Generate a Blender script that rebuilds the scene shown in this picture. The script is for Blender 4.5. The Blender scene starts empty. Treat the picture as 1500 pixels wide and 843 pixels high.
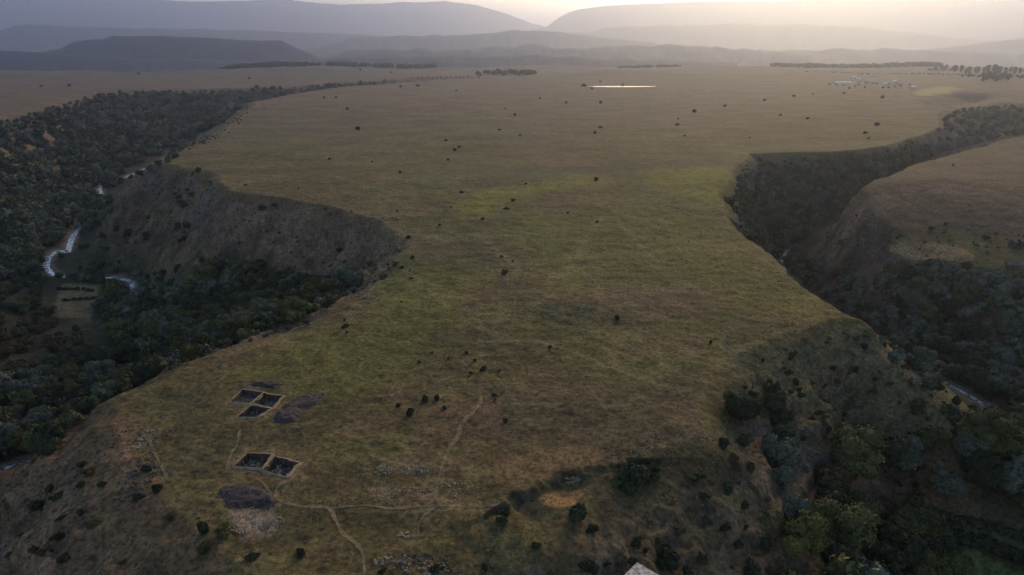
import bpy, math, random
import numpy as np
from mathutils import Vector

random.seed(7)
RNG = np.random.default_rng(7)
C = bpy.context.scene.collection

# ------------------------------------------------------------------ camera, sky, sun, exposure
H = 80.0
PITCH = 19.6
FPX = 1014.0
CX, CY = 750.0, 421.5
cam_d = bpy.data.cameras.new('camera')
cam = bpy.data.objects.new('camera', cam_d)
C.objects.link(cam)
cam.location = (0, 0, H)
cam.rotation_euler = (math.radians(90 - PITCH), 0, 0)
cam_d.sensor_width = 36.0
cam_d.lens = 36.0 * FPX / 1500.0
cam_d.clip_start = 1.0
cam_d.clip_end = 120000.0
bpy.context.scene.camera = cam

SUN_EL, SUN_AZ = 19.0, 22.0          # degrees: height, and to the right of straight ahead
world = bpy.data.worlds.new('World')
bpy.context.scene.world = world
world.use_nodes = True
wn = world.node_tree
sky = wn.nodes.new('ShaderNodeTexSky')
sky.sky_type = 'NISHITA'
sky.sun_disc = False
sky.sun_elevation = math.radians(SUN_EL)
sky.sun_rotation = math.radians(SUN_AZ)
sky.air_density = 1.0
sky.dust_density = 1.2
sky.ozone_density = 1.0
wn.links.new(sky.outputs[0], wn.nodes['Background'].inputs[0])
wn.nodes['Background'].inputs[1].default_value = 0.16

sun_d = bpy.data.lights.new('sun', 'SUN')
sun_d.energy = 2.2
sun_d.angle = math.radians(26)
sun_d.color = (1.0, 0.70, 0.26)
sun = bpy.data.objects.new('sun', sun_d)
C.objects.link(sun)
az, el = math.radians(SUN_AZ), math.radians(SUN_EL)
to_sun = Vector((math.sin(az) * math.cos(el), math.cos(az) * math.cos(el), math.sin(el)))
sun.rotation_euler = to_sun.to_track_quat('Z', 'Y').to_euler()
sun.location = (0, 0, 400)

sc = bpy.context.scene
sc.view_settings.view_transform = 'Standard'
sc.view_settings.look = 'None'
sc.view_settings.gamma = 1.0
sc.view_settings.exposure = 0.24
sc.cycles.max_bounces = 5
sc.cycles.diffuse_bounces = 2
sc.cycles.glossy_bounces = 2
sc.cycles.transmission_bounces = 1
sc.cycles.transparent_max_bounces = 8
sc.cycles.volume_bounces = 2
sc.cycles.use_denoising = True

# ------------------------------------------------------------------ numeric helpers
def hash2(ix, iy, seed):
    n = (ix.astype(np.int64) * 374761393 + iy.astype(np.int64) * 668265263 + seed * 974634777) & 0xFFFFFFFF
    n = ((n ^ (n >> 13)) * 1274126177) & 0xFFFFFFFF
    n = (n ^ (n >> 16)) & 0xFFFFFFFF
    return n.astype(np.float64) / 4294967295.0

def vnoise(x, y, seed=0):
    x = np.asarray(x, float); y = np.asarray(y, float)
    ix = np.floor(x); iy = np.floor(y)
    fx = x - ix; fy = y - iy
    u = fx * fx * fx * (fx * (fx * 6 - 15) + 10); v = fy * fy * fy * (fy * (fy * 6 - 15) + 10)
    a = hash2(ix, iy, seed); b = hash2(ix + 1, iy, seed)
    c = hash2(ix, iy + 1, seed); d = hash2(ix + 1, iy + 1, seed)
    return ((a * (1 - u) + b * u) * (1 - v) + (c * (1 - u) + d * u) * v) * 2 - 1

def fbm(x, y, scale, octaves=4, seed=0, gain=0.5):
    s = 0.0; amp = 1.0; tot = 0.0
    x = np.asarray(x, float) / scale; y = np.asarray(y, float) / scale
    for o in range(octaves):
        s = s + amp * vnoise(x * 1.0 + 17.3 * o, y - 9.1 * o, seed + o)
        tot += amp; amp *= gain
        x, y = (x * 0.8 - y * 0.6) * 2.03, (x * 0.6 + y * 0.8) * 2.03
    return s / tot

def sstep(a, b, t):
    t = np.clip((t - a) / (b - a), 0, 1)
    return t * t * (3 - 2 * t)

CP, SP = math.cos(math.radians(PITCH)), math.sin(math.radians(PITCH))
def ray(px, py):
    u = (px - CX) / FPX; v = (CY - py) / FPX
    return np.array([u, CP + v * SP, -SP + v * CP])
def at(px, py, z=0.0):
    r = ray(px, py); t = (z - H) / r[2]
    return (r[0] * t, r[1] * t)
def project(x, y, z):
    zc = y * CP + (H - z) * SP
    yc = y * SP - (H - z) * CP
    zc = np.maximum(zc, 1e-3)
    return CX + FPX * x / zc, CY - FPX * yc / zc, zc

def seg_dist(x, y, poly, closed=True):
    d = np.full(np.shape(x), 1e18)
    n = len(poly)
    for i in range(n if closed else n - 1):
        ax, ay = poly[i]; bx, by = poly[(i + 1) % n]
        dx, dy = bx - ax, by - ay
        L = dx * dx + dy * dy + 1e-9
        t = np.clip(((x - ax) * dx + (y - ay) * dy) / L, 0, 1)
        d = np.minimum(d, (x - ax - t * dx) ** 2 + (y - ay - t * dy) ** 2)
    return np.sqrt(d)

def inside(x, y, poly):
    r = np.zeros(np.shape(x), bool)
    n = len(poly)
    for i in range(n):
        ax, ay = poly[i]; bx, by = poly[(i + 1) % n]
        if ay == by: continue
        c = ((ay > y) != (by > y)) & (x < (bx - ax) * (y - ay) / (by - ay) + ax)
        r ^= c
    return r

def chain_dist(x, y, pts):
    """distance to a chain of (x, y, z, half width) points, and the floor height at the nearest"""
    best = np.full(np.shape(x), 1e18); zf = np.zeros(np.shape(x))
    for (ax, ay, az_, aw), (bx, by, bz, bw) in zip(pts[:-1], pts[1:]):
        dx, dy = bx - ax, by - ay
        L = dx * dx + dy * dy + 1e-9
        t = np.clip(((x - ax) * dx + (y - ay) * dy) / L, 0, 1)
        d = np.sqrt((x - ax - t * dx) ** 2 + (y - ay - t * dy) ** 2) - (aw + (bw - aw) * t)
        m = d < best
        best = np.where(m, d, best); zf = np.where(m, az_ + (bz - az_) * t, zf)
    return np.maximum(best, 0), zf

# ------------------------------------------------------------------ the plan of the land
P = lambda L, z=0.0: [at(a, b, z) for a, b in L]
FAR = 45000.0
RIM_LEFT = [(372, 150), (350, 176), (320, 200), (265, 222), (240, 240), (300, 250), (322, 262), (334, 281), (420, 290),
            (490, 305), (540, 322), (585, 342), (607, 362), (600, 388), (560, 418), (520, 447), (500, 470), (470, 483), (400, 498),
            (320, 520), (250, 552), (190, 590), (168, 628), (190, 675), (232, 730), (300, 788), (350, 828)]
RIM_FRONT = [(400, 862), (500, 862), (560, 845), (590, 806), (650, 772), (730, 752), (790, 735), (860, 705), (940, 672),
             (1022, 640), (1032, 600), (1050, 552), (1092, 512), (1165, 484), (1240, 464)]
RIM_RIGHT = [(1262, 470), (1200, 435), (1150, 400), (1100, 360), (1065, 325), (1056, 288), (1072, 252), (1100, 226),
             (1160, 224), (1230, 223), (1290, 214), (1340, 203), (1376, 186), (1372, 168), (1385, 152), (1440, 149), (1500, 151), (1600, 157)]
MAIN = [(-60, FAR), (-60, 1900), (-140, 1640)] + P([(560, 124), (500, 128), (430, 138)]) + P(RIM_LEFT) + P(RIM_FRONT) + P(RIM_RIGHT) \
    + [(1500, 1150), (FAR, 1600), (FAR, FAR)]
LEFTP = [(-60, FAR), (-60, 2000), (-200, 1700)] + P([(580, 117), (500, 121), (400, 127), (300, 130), (180, 131), (120, 134), (60, 150), (0, 165)]) \
    + [(-560, 640), (-540, 480), (-470, 380), (-450, 250), (-480, 100), (-500, -800), (-FAR, -800), (-FAR, FAR)]
RIGHTP = [(1600, 880), (820, 760)] + P([(1600, 184), (1500, 200), (1440, 214), (1350, 238), (1300, 262)]) \
    + [(208, 405), (197, 372), (205, 345), (242, 312), (302, 288), (400, 274), (560, 262), (900, 180), (FAR, -800), (FAR, 1300)]
ZF = -55.0
def CH(px, py, z, w): a = at(px, py, z); return (a[0], a[1], z, w)
LCH = [(-60, 1760, -22, 3), (-250, 1490, -28, 4), (-400, 1270, -34, 5), (-440, 1130, -42, 6), (-450, 960, -50, 8), (-425, 790, -55, 10),
       CH(150, 272, ZF, 10), CH(105, 340, ZF, 12), CH(72, 385, ZF, 14), CH(130, 425, ZF, 22), (-225, 340, ZF, 26),
       (-190, 290, ZF, 22), (-168, 240, ZF, 16), (-172, 195, ZF, 12), (-185, 130, ZF, 14), (-170, 50, ZF, 16), (-90, -30, ZF, 20),
       (20, -40, ZF, 24), (130, 0, ZF, 30)]
BAY = [(-225, 340, ZF, 20), (-175, 300, -50, 16), (-128, 305, -42, 10), (-90, 285, -30, 4)]
RCH = [(130, 0, ZF, 30), (148, 120, ZF, 30), (162, 180, ZF, 22), CH(1440, 640, ZF, 14), CH(1430, 590, ZF, 10), (172, 285, ZF, 8), (152, 320, ZF, 7),
       (160, 375, ZF, 7), (182, 441, ZF, 7), (208, 482, -50, 6), (256, 505, -44, 5), (300, 527, -38, 4), (372, 588, -34, 4), (440, 665, -36, 5),
       (560, 790, -36, 6), (700, 850, -36, 6), (1200, 1000, -36, 8)]
SPUR = [at(1232, 461, 0), at(1398, 572, -42)]
RIVER_PX = {
    'left': ([(262, 222), (205, 250), (182, 260), (155, 262), (146, 272), (148, 286), (128, 305), (116, 328), (104, 350), (99, 368), (84, 366), (70, 376), (67, 392), (82, 402),
              (108, 405), (135, 407), (162, 405), (180, 407), (194, 412), (197, 425), (215, 440)], 2.8),
    'right': ([(1378, 548), (1384, 558), (1400, 566), (1416, 575), (1440, 590), (1455, 602), (1444, 608), (1424, 610), (1408, 617), (1398, 630), (1385, 642)], 1.5),
}
RIVERS_W = [(P(a, ZF), w) for a, w in RIVER_PX.values()]
RIVERS_W[0] = (RIVERS_W[0][0], 2.8)
RIVERS_W[1] = ([(175, 425), (160, 380), (152, 330), (165, 290)] + RIVERS_W[1][0] + [(150, 180), (150, 100), (130, 20)], 1.5)
RIVERS_W.append((P([(58, 664), (44, 670), (28, 677), (5, 684), (-40, 700)], ZF), 1.6))
RIVERS_W.append((P([(1158, 362), (1150, 372), (1147, 382)], ZF) + [(172, 430)], 1.8))
FLATS = [(*at(907, 127.3, 0), 74, 55, 0.0), (*at(1422, 92, -190), 420, 600, -189.0)]
GULLY = [at(738, 738), at(755, 728), at(790, 710), at(840, 690), at(890, 682), at(940, 676)]
SIDE = [at(1425, 138), at(1400, 146), at(1385, 150)]

PITS = {
    'A': [(338, 590), (356, 572.5), (385, 576.5), (366, 592.5)],
    'B': [(371, 592.5), (387, 577.5), (415, 581), (400, 598)],
    'C': [(347, 612), (368, 595.5), (397, 600), (377, 614)],
    'D': [(342, 685.5), (363, 666), (398, 669.5), (384, 690)],
    'E': [(386, 692), (403, 672), (438, 679.5), (419, 701)],
}
PITW = {k: P(v) for k, v in PITS.items()}
PIT_DEPTH = {'A': 1.0, 'B': 1.3, 'C': 1.4, 'D': 1.5, 'E': 1.6}
SPOILS = {
    'back': [(355, 566), (372, 558), (410, 558), (414, 564), (395, 573), (380, 567)],
    'side': [(404, 606), (420, 592), (432, 583), (448, 575), (470, 574), (478, 584), (470, 594), (445, 602), (437, 619), (420, 623), (400, 618)],
    'front': [(316, 722), (335, 710), (385, 712), (400, 722), (410, 737), (395, 747), (360, 744), (330, 742)],
}

def terrain(x, y, parts=False):
    x = np.asarray(x, float); y = np.asarray(y, float)
    wx = x + fbm(x, y, 38, 3, 50) * 5.0 * sstep(60, 200, np.hypot(x, y)) + fbm(x, y, 7, 2, 60) * 1.2
    wy = y + fbm(x, y, 38, 3, 54) * 5.0 * sstep(60, 200, np.hypot(x, y)) + fbm(x, y, 7, 2, 64) * 1.2
    inM = inside(wx, wy, MAIN); inL = inside(wx, wy, LEFTP); inR = inside(wx, wy, RIGHTP)
    dMa = seg_dist(wx, wy, MAIN)
    dM = np.where(inM, 0, dMa); dL = np.where(inL, 0, seg_dist(wx, wy, LEFTP)); dR = np.where(inR, 0, seg_dist(wx, wy, RIGHTP))
    top_flat = fbm(x, y, 160, 3, 3) * 1.6 + fbm(x, y, 30, 3, 9) * 0.35 + fbm(x, y, 1400, 3, 21) * 14 * sstep(1500, 6000, y) - 190.0 * sstep(2250, 3300, y + fbm(x, y, 600, 3, 211) * 520) + fbm(x, y, 330, 3, 215) * 9 * sstep(1450, 2000, y)
    topL = top_flat + 6.0 * sstep(900, 400, y)
    topR = top_flat - 22.0 * sstep(425, 300, y) * sstep(330, 230, x)
    dmin = np.minimum(np.minimum(dM, dL), dR)
    top = np.where(dM <= dmin + 1e-6, top_flat, np.where(dL <= dmin + 1e-6, topL, topR))
    c1, z1 = chain_dist(wx, wy, LCH); c2, z2 = chain_dist(wx, wy, BAY); c3, z3 = chain_dist(wx, wy, RCH)
    dF = np.minimum(np.minimum(c1, c2), c3)
    # soft blend of the floors' heights so that no crease shows where two meet
    w1, w2, w3 = 1 / (c1 + 3) ** 3, 1 / (c2 + 3) ** 3, 1 / (c3 + 3) ** 3
    zf = (z1 * w1 + z2 * w2 + z3 * w3) / (w1 + w2 + w3)
    t = dmin / (dmin + dF + 1e-6)
    f = 0.3 * t + 0.7 * sstep(0, 1, t)
    f = np.where(dmin <= 0, 0, f)
    # ribs and gullies running down the slopes, and rock steps near the rims
    on = np.clip(4 * f * (1 - f), 0, 1)
    rel = (fbm(x, y, 46, 4, 31) * 7.0 + np.abs(fbm(x, y, 24, 3, 37)) * -9.0 + fbm(x, y, 6, 3, 41) * 1.1) * on
    z = top * (1 - f) + zf * f + rel
    st = sstep(0.02, 0.1, f) * (1 - sstep(0.3, 0.5, f))
    z = z + np.sin((z + fbm(x, y, 30, 2, 77) * 5) * 1.5) * 0.7 * st
    # edge of the table rounds over before it falls
    rimd = np.where(inM, dMa, 99)
    rr_ = 1 - np.abs(fbm(x, y, 7.5, 4, 171)) * 2.6
    z = z + np.where(y < 800, (rr_ - 0.4) * 2.1 * on * (fbm(x, y, 40, 2, 175) > -0.15), 0)
    # small scarp in the middle of the nose
    g = seg_dist(x, y, GULLY, False)
    sg = np.zeros(np.shape(x)); bd = np.full(np.shape(x), 1e9)
    for (ax, ay), (bx, by) in zip(GULLY[:-1], GULLY[1:]):
        L2 = (bx - ax) ** 2 + (by - ay) ** 2; tt = np.clip(((x - ax) * (bx - ax) + (y - ay) * (by - ay)) / L2, 0, 1)
        d_ = np.hypot(x - ax - tt * (bx - ax), y - ay - tt * (by - ay)); cr = (bx - ax) * (y - ay) - (by - ay) * (x - ax)
        sg = np.where(d_ < bd, np.sign(cr), sg); bd = np.minimum(bd, d_)
    e_ = fbm(x, y, 3.5, 3, 181) * 0.9
    low = (0.55 + 0.6 * fbm(x, y, 6, 2, 187)) * sstep(-0.6, 1.8, -sg * g + e_ * 2.2) * np.exp(-(np.maximum(g - 2, 0) / 7.0) ** 2)
    z = z - 2.5 * low
    # low rise with a hollow in the middle of the plateau, and the old ditch line
    cx, cy = at(840, 448); z = z + 2.0 * np.exp(-(((x - cx) / 22) ** 2 + ((y - cy) / 14) ** 2))
    near = y < 420
    z = z + np.where(near, fbm(x, y, 2.6, 3, 91) * 0.34 + fbm(x, y, 9, 2, 95) * 0.35, 0)
    # spur running down to the river bend on the right
    ax, ay = SPUR[0]; bx, by = SPUR[1]
    L = math.hypot(bx - ax, by - ay); ux, uy = (bx - ax) / L, (by - ay) / L
    along = (x - ax) * ux + (y - ay) * uy; side = (x - ax) * uy - (y - ay) * ux      # + is towards the camera side
    u = np.clip(along / L, -0.4, 1.25)
    z = np.where((f > 0.02) & (y < 330), np.maximum(z - 16.0 * sstep(-1, 14, -side) * sstep(-2, 12, along) * sstep(L * 1.5, L * 1.1, along), ZF - 0.5), z)
    crest = -1.0 - 41.0 * np.clip(u, 0, 1.25) ** 1.25
    q = crest - np.where(side > 0, side * 0.40, -side * 1.5) - np.maximum(along - L, 0) * 0.9 - np.maximum(-along, 0) * 0.6 + rel * 0.35
    kk = 2.5
    hq = np.clip(0.5 + 0.5 * (q - z) / kk, 0, 1)
    zs = z * (1 - hq) + q * hq + kk * hq * (1 - hq)
    z = np.where((f > 0.0) & (y < 330), zs, z)
    # river beds and level banks
    for line, w_ in RIVERS_W:
        dr = seg_dist(x, y, line, False)
        k_ = np.exp(-(dr / (w_ * 3.2)) ** 2)
        z = z * (1 - k_) + (ZF - 0.2) * k_
        z = z - 1.1 * np.exp(-(dr / (w_ * 0.75)) ** 4)
    for (ex, ey, ea, eb, ez) in FLATS:
        k_ = 1 - sstep(0.8, 1.6, np.sqrt(((x - ex) / ea) ** 2 + ((y - ey) / eb) ** 2))
        z = z * (1 - k_) + ez * k_
    # side hollow, upper right
    s = seg_dist(x, y, SIDE, False)
    z = z - 14 * np.exp(-(s / 30) ** 2)
    if not parts:
        return z
    return z, f, dmin, rimd, inM, inL, inR, on

_hit_cache = {}
def hit(px, py):
    """where the line of sight of a photo pixel meets the ground"""
    r = ray(px, py)
    a = math.log(70.0); b = math.log(9000.0)
    d = np.exp(np.linspace(a, b, 420))
    t = d / r[1]
    zz = terrain(r[0] * t, r[1] * t)
    below = (H + r[2] * t) < zz
    k = int(np.argmax(below)) if below.any() else 419
    k = max(k, 1)
    t0, t1 = t[k - 1], t[k]
    for _ in range(3):
        tt = np.linspace(t0, t1, 12)
        bl = (H + r[2] * tt) < terrain(r[0] * tt, r[1] * tt)
        j = max(1, int(np.argmax(bl)) if bl.any() else 11)
        t0, t1 = tt[j - 1], tt[j]
    t = 0.5 * (t0 + t1)
    x, y = r[0] * t, r[1] * t
    return float(x), float(y), float(terrain(np.array([x]), np.array([y]))[0])

# ------------------------------------------------------------------ mesh helpers
def new_mesh(name, verts, faces, mats=(), mat_idx=None, smooth=False):
    me = bpy.data.meshes.new(name)
    verts = np.asarray(verts, np.float32)
    if isinstance(faces, np.ndarray):
        n, k = faces.shape
        me.vertices.add(len(verts)); me.vertices.foreach_set('co', verts.ravel())
        me.loops.add(n * k); me.loops.foreach_set('vertex_index', faces.astype(np.int32).ravel())
        me.polygons.add(n)
        me.polygons.foreach_set('loop_start', np.arange(0, n * k, k, dtype=np.int32))
        me.polygons.foreach_set('loop_total', np.full(n, k, np.int32))
        if mat_idx is not None: me.polygons.foreach_set('material_index', np.asarray(mat_idx, np.int32))
        me.polygons.foreach_set('use_smooth', np.full(n, bool(smooth)))
        me.update(calc_edges=True); me.validate()
    else:
        me.from_pydata([tuple(v) for v in verts], [], faces)
        if smooth:
            for p in me.polygons: p.use_smooth = True
        if mat_idx is not None:
            for p, m in zip(me.polygons, mat_idx): p.material_index = m
        me.update()
    for m in (mats if isinstance(mats, (list, tuple)) else [mats]): me.materials.append(m)
    return me

def link(name, me, parent=None):
    o = bpy.data.objects.new(name, me); C.objects.link(o)
    if parent is not None: o.parent = parent
    return o

def tag(o, label=None, cat=None, group=None, kind=None):
    if label: o['label'] = label
    if cat: o['category'] = cat
    if group: o['group'] = group
    if kind: o['kind'] = kind
    return o

def empty(name, loc, rz=0.0, s=1.0):
    o = bpy.data.objects.new(name, None); C.objects.link(o)
    o.location = loc; o.rotation_euler = (0, 0, rz); o.scale = (s, s, s); o.empty_display_size = 0.5
    return o

def box_v(x0, y0, z0, x1, y1, z1):
    v = [(x0, y0, z0), (x1, y0, z0), (x1, y1, z0), (x0, y1, z0), (x0, y0, z1), (x1, y0, z1), (x1, y1, z1), (x0, y1, z1)]
    f = [(0, 3, 2, 1), (4, 5, 6, 7), (0, 1, 5, 4), (1, 2, 6, 5), (2, 3, 7, 6), (3, 0, 4, 7)]
    return v, f

def join(parts):
    V, F = [], []
    for v, f in parts:
        o = len(V); V += list(v); F += [tuple(i + o for i in q) for q in f]
    return V, F

def ico(sub=1):
    import bmesh
    bm = bmesh.new(); bmesh.ops.create_icosphere(bm, subdivisions=sub, radius=1.0)
    v = np.array([tuple(a.co) for a in bm.verts]); f = np.array([[a.index for a in p.verts] for p in bm.faces])
    bm.free(); return v, f
ICO1, ICO2, ICO3 = ico(1), ico(2), ico(3)

# ------------------------------------------------------------------ materials
def mat(name, rough=0.9, spec=0.2):
    m = bpy.data.materials.new(name); m.use_nodes = True
    b = m.node_tree.nodes['Principled BSDF']
    b.inputs['Roughness'].default_value = rough
    b.inputs['Specular IOR Level'].default_value = spec
    return m, m.node_tree, b

def noise_mat(name, c1, c2, scale=1.0, rough=0.9, bump=0.0, bscale=None, coord='Object', spec=0.2, detail=6, rand=0.0, lo=0.35, hi=0.65, bdist=0.3):
    m, nt, b = mat(name, rough, spec)
    tc = nt.nodes.new('ShaderNodeTexCoord')
    n = nt.nodes.new('ShaderNodeTexNoise'); n.inputs['Scale'].default_value = scale; n.inputs['Detail'].default_value = detail
    n.inputs['Roughness'].default_value = 0.65
    nt.links.new(tc.outputs[coord], n.inputs['Vector'])
    r = nt.nodes.new('ShaderNodeValToRGB')
    r.color_ramp.elements[0].position = lo; r.color_ramp.elements[1].position = hi
    r.color_ramp.elements[0].color = (*c1, 1); r.color_ramp.elements[1].color = (*c2, 1)
    nt.links.new(n.outputs['Fac'], r.inputs[0])
    out = r.outputs[0]
    if rand:
        oi = nt.nodes.new('ShaderNodeObjectInfo')
        mr = nt.nodes.new('ShaderNodeMapRange'); mr.inputs['To Min'].default_value = 1 - rand; mr.inputs['To Max'].default_value = 1 + rand
        nt.links.new(oi.outputs['Random'], mr.inputs['Value'])
        hs = nt.nodes.new('ShaderNodeHueSaturation')
        nt.links.new(mr.outputs[0], hs.inputs['Value']); nt.links.new(out, hs.inputs['Color']); out = hs.outputs[0]
    nt.links.new(out, b.inputs['Base Color'])
    if bump:
        n2 = nt.nodes.new('ShaderNodeTexNoise'); n2.inputs['Scale'].default_value = bscale or scale * 3; n2.inputs['Detail'].default_value = 5
        nt.links.new(tc.outputs[coord], n2.inputs['Vector'])
        bp = nt.nodes.new('ShaderNodeBump'); bp.inputs['Strength'].default_value = bump; bp.inputs['Distance'].default_value = bdist
        nt.links.new(n2.outputs['Fac'], bp.inputs['Height']); nt.links.new(bp.outputs[0], b.inputs['Normal'])
    return m

# ground: colour attribute from the survey below, broken up by noise at several sizes
gm, nt, gb = mat('ground_cover', 0.95, 0.1)
att = nt.nodes.new('ShaderNodeAttribute'); att.attribute_name = 'cover'
geo = nt.nodes.new('ShaderNodeNewGeometry')
def gnoise(scale, detail=4, rough=0.6, sy=1.0):
    mp = nt.nodes.new('ShaderNodeMapping'); mp.inputs['Scale'].default_value = (1, sy, 1)
    n = nt.nodes.new('ShaderNodeTexNoise'); n.inputs['Scale'].default_value = scale; n.inputs['Detail'].default_value = detail; n.inputs['Roughness'].default_value = rough
    nt.links.new(geo.outputs['Position'], mp.inputs[0]); nt.links.new(mp.outputs[0], n.inputs['Vector']); return n
def mul(col_socket, fac_socket, lo, hi, p0=0.3, p1=0.7):
    mr = nt.nodes.new('ShaderNodeMapRange'); mr.inputs['From Min'].default_value = p0; mr.inputs['From Max'].default_value = p1
    mr.inputs['To Min'].default_value = lo; mr.inputs['To Max'].default_value = hi
    nt.links.new(fac_socket, mr.inputs['Value'])
    vm = nt.nodes.new('ShaderNodeVectorMath'); vm.operation = 'SCALE'
    nt.links.new(col_socket, vm.inputs[0]); nt.links.new(mr.outputs[0], vm.inputs['Scale']); return vm.outputs[0]
c = mul(att.outputs['Color'], gnoise(0.9, 5, 0.7).outputs['Fac'], 0.5, 1.5, 0.37, 0.63)
c = mul(c, gnoise(0.16, 4, 0.6).outputs['Fac'], 0.78, 1.22, 0.37, 0.63)
c = mul(c, gnoise(0.02, 4, 0.6, 1.6).outputs['Fac'], 0.82, 1.18, 0.37, 0.63)
# dark tussocks and a few pale bare spots
tn = gnoise(0.45, 3, 0.75)
tr = nt.nodes.new('ShaderNodeMapRange'); tr.inputs['From Min'].default_value = 0.60; tr.inputs['From Max'].default_value = 0.70
nt.links.new(tn.outputs['Fac'], tr.inputs['Value'])
tm = nt.nodes.new('ShaderNodeMath'); tm.operation = 'MULTIPLY'; tm.inputs[1].default_value = 0.55
nt.links.new(tr.outputs[0], tm.inputs[0])
mx = nt.nodes.new('ShaderNodeMix'); mx.data_type = 'RGBA'; mx.inputs['B'].default_value = (0.035, 0.036, 0.018, 1)
nt.links.new(tm.outputs[0], mx.inputs['Factor']); nt.links.new(c, mx.inputs['A'])
nt.links.new(mx.outputs['Result'], gb.inputs['Base Color'])
bp = nt.nodes.new('ShaderNodeBump'); bp.inputs['Strength'].default_value = 0.8; bp.inputs['Distance'].default_value = 0.5
nt.links.new(gnoise(1.1, 6, 0.75).outputs['Fac'], bp.inputs['Height']); nt.links.new(bp.outputs[0], gb.inputs['Normal'])

M = {}
M['soil'] = noise_mat('bare_soil', (0.17, 0.125, 0.075), (0.32, 0.24, 0.145), 0.8, bump=0.5)
M['track'] = noise_mat('trodden_earth', (0.105, 0.082, 0.045), (0.22, 0.165, 0.098), 0.9, bump=0.4)
M['spoil'] = noise_mat('dark_spoil', (0.024, 0.019, 0.019), (0.085, 0.068, 0.064), 1.3, bump=0.9, bscale=2.0)
M['pit_wall'] = noise_mat('pit_earth_wall', (0.05, 0.035, 0.028), (0.10, 0.072, 0.055), 1.2, bump=0.5)
M['pit_floor'] = noise_mat('pit_floor_earth', (0.03, 0.025, 0.03), (0.12, 0.098, 0.10), 0.9, bump=0.8, bscale=2.2)
M['stone'] = noise_mat('grey_stone', (0.15, 0.115, 0.080), (0.38, 0.30, 0.215), 0.9, bump=0.5, rand=0.2)
M['darkstone'] = noise_mat('dark_basalt', (0.04, 0.032, 0.026), (0.13, 0.105, 0.085), 0.7, bump=0.8)
M['trunk'] = noise_mat('bark', (0.03, 0.024, 0.018), (0.075, 0.058, 0.045), 3.0, bump=0.5)
M['roof_pale'] = noise_mat('weathered_roof', (0.22, 0.18, 0.15), (0.74, 0.66, 0.58), 1.6, rough=0.7, bump=0.4)
M['wall_pale'] = noise_mat('limewash', (0.66, 0.55, 0.42), (0.80, 0.69, 0.54), 0.6)
M['roof_grey'] = noise_mat('grey_roof', (0.16, 0.15, 0.15), (0.30, 0.28, 0.27), 0.8)
M['glass_dark'] = noise_mat('dark_opening', (0.015, 0.016, 0.02), (0.03, 0.03, 0.035), 1.0, rough=0.3)
M['sand'] = noise_mat('sandy_cut', (0.24, 0.155, 0.08), (0.40, 0.27, 0.145), 0.4, bump=0.6)
M['roof_dark'] = noise_mat('dark_roof', (0.07, 0.065, 0.06), (0.13, 0.12, 0.11), 1.0)
M['field'] = noise_mat('stubble_field', (0.085, 0.072, 0.042), (0.14, 0.115, 0.07), 0.08, bump=0.3)
M['crop'] = noise_mat('green_crop', (0.035, 0.045, 0.02), (0.065, 0.08, 0.032), 0.35, bump=0.6)
M['pole'] = noise_mat('pale_post', (0.30, 0.26, 0.19), (0.45, 0.40, 0.30), 3)
M['tarp'] = noise_mat('pale_sheet', (0.5, 0.45, 0.46), (0.75, 0.70, 0.70), 2.0, bump=0.5)
LEAF = {
    'dark': noise_mat('leaf_dark_green', (0.016, 0.022, 0.012), (0.056, 0.068, 0.032), 0.45, rand=0.3),
    'grey': noise_mat('leaf_grey_green', (0.048, 0.056, 0.040), (0.135, 0.145, 0.105), 0.45, rand=0.2),
    'olive': noise_mat('leaf_olive', (0.044, 0.048, 0.018), (0.110, 0.110, 0.042), 0.45, rand=0.25),
    'yellow': noise_mat('leaf_yellow_green', (0.070, 0.072, 0.020), (0.150, 0.140, 0.045), 0.5, rand=0.12),
    'rust': noise_mat('leaf_rusty', (0.060, 0.042, 0.022), (0.11, 0.075, 0.036), 0.5, rand=0.2),
}

# ------------------------------------------------------------------ the ground sheet
dd = [-500, -350, -240, -160, -100, -60, -30, -10, 8, 22, 34, 44]
d = 52.0
while d < 42000:
    dd.append(d)
    d *= 1.0105 if d < 84 else (1.0033 if d < 620 else (1.0045 if d < 1700 else 1.012))
dd = np.array(dd)
ss = np.concatenate([-np.geomspace(4.0, 0.80, 46)[:-1], np.linspace(-0.80, 0.80, 760), np.geomspace(0.80, 4.0, 46)[1:]])
GX = ss[None, :] * (np.maximum(dd, 50) + 42)[:, None]
GY = np.repeat(dd[:, None], len(ss), 1)
gz, gf, gdm, grim, ginM, ginL, ginR, gon = terrain(GX.ravel(), GY.ravel(), True)
gx, gy = GX.ravel(), GY.ravel()

for k, q in PITW.items():                                   # sink the pits into the sheet
    g = inside(gx, gy, q)
    zb = float(terrain(np.array([np.mean([a[0] for a in q])]), np.array([np.mean([a[1] for a in q])]))[0])
    near = (seg_dist(gx, gy, q) < 0.9) & ~g
    PITD = seg_dist(gx, gy, q) if k == 'A' else np.minimum(PITD, seg_dist(gx, gy, q))
    gz[near] -= 0.12
    gz[g] = zb - PIT_DEPTH[k] - 0.6

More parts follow.
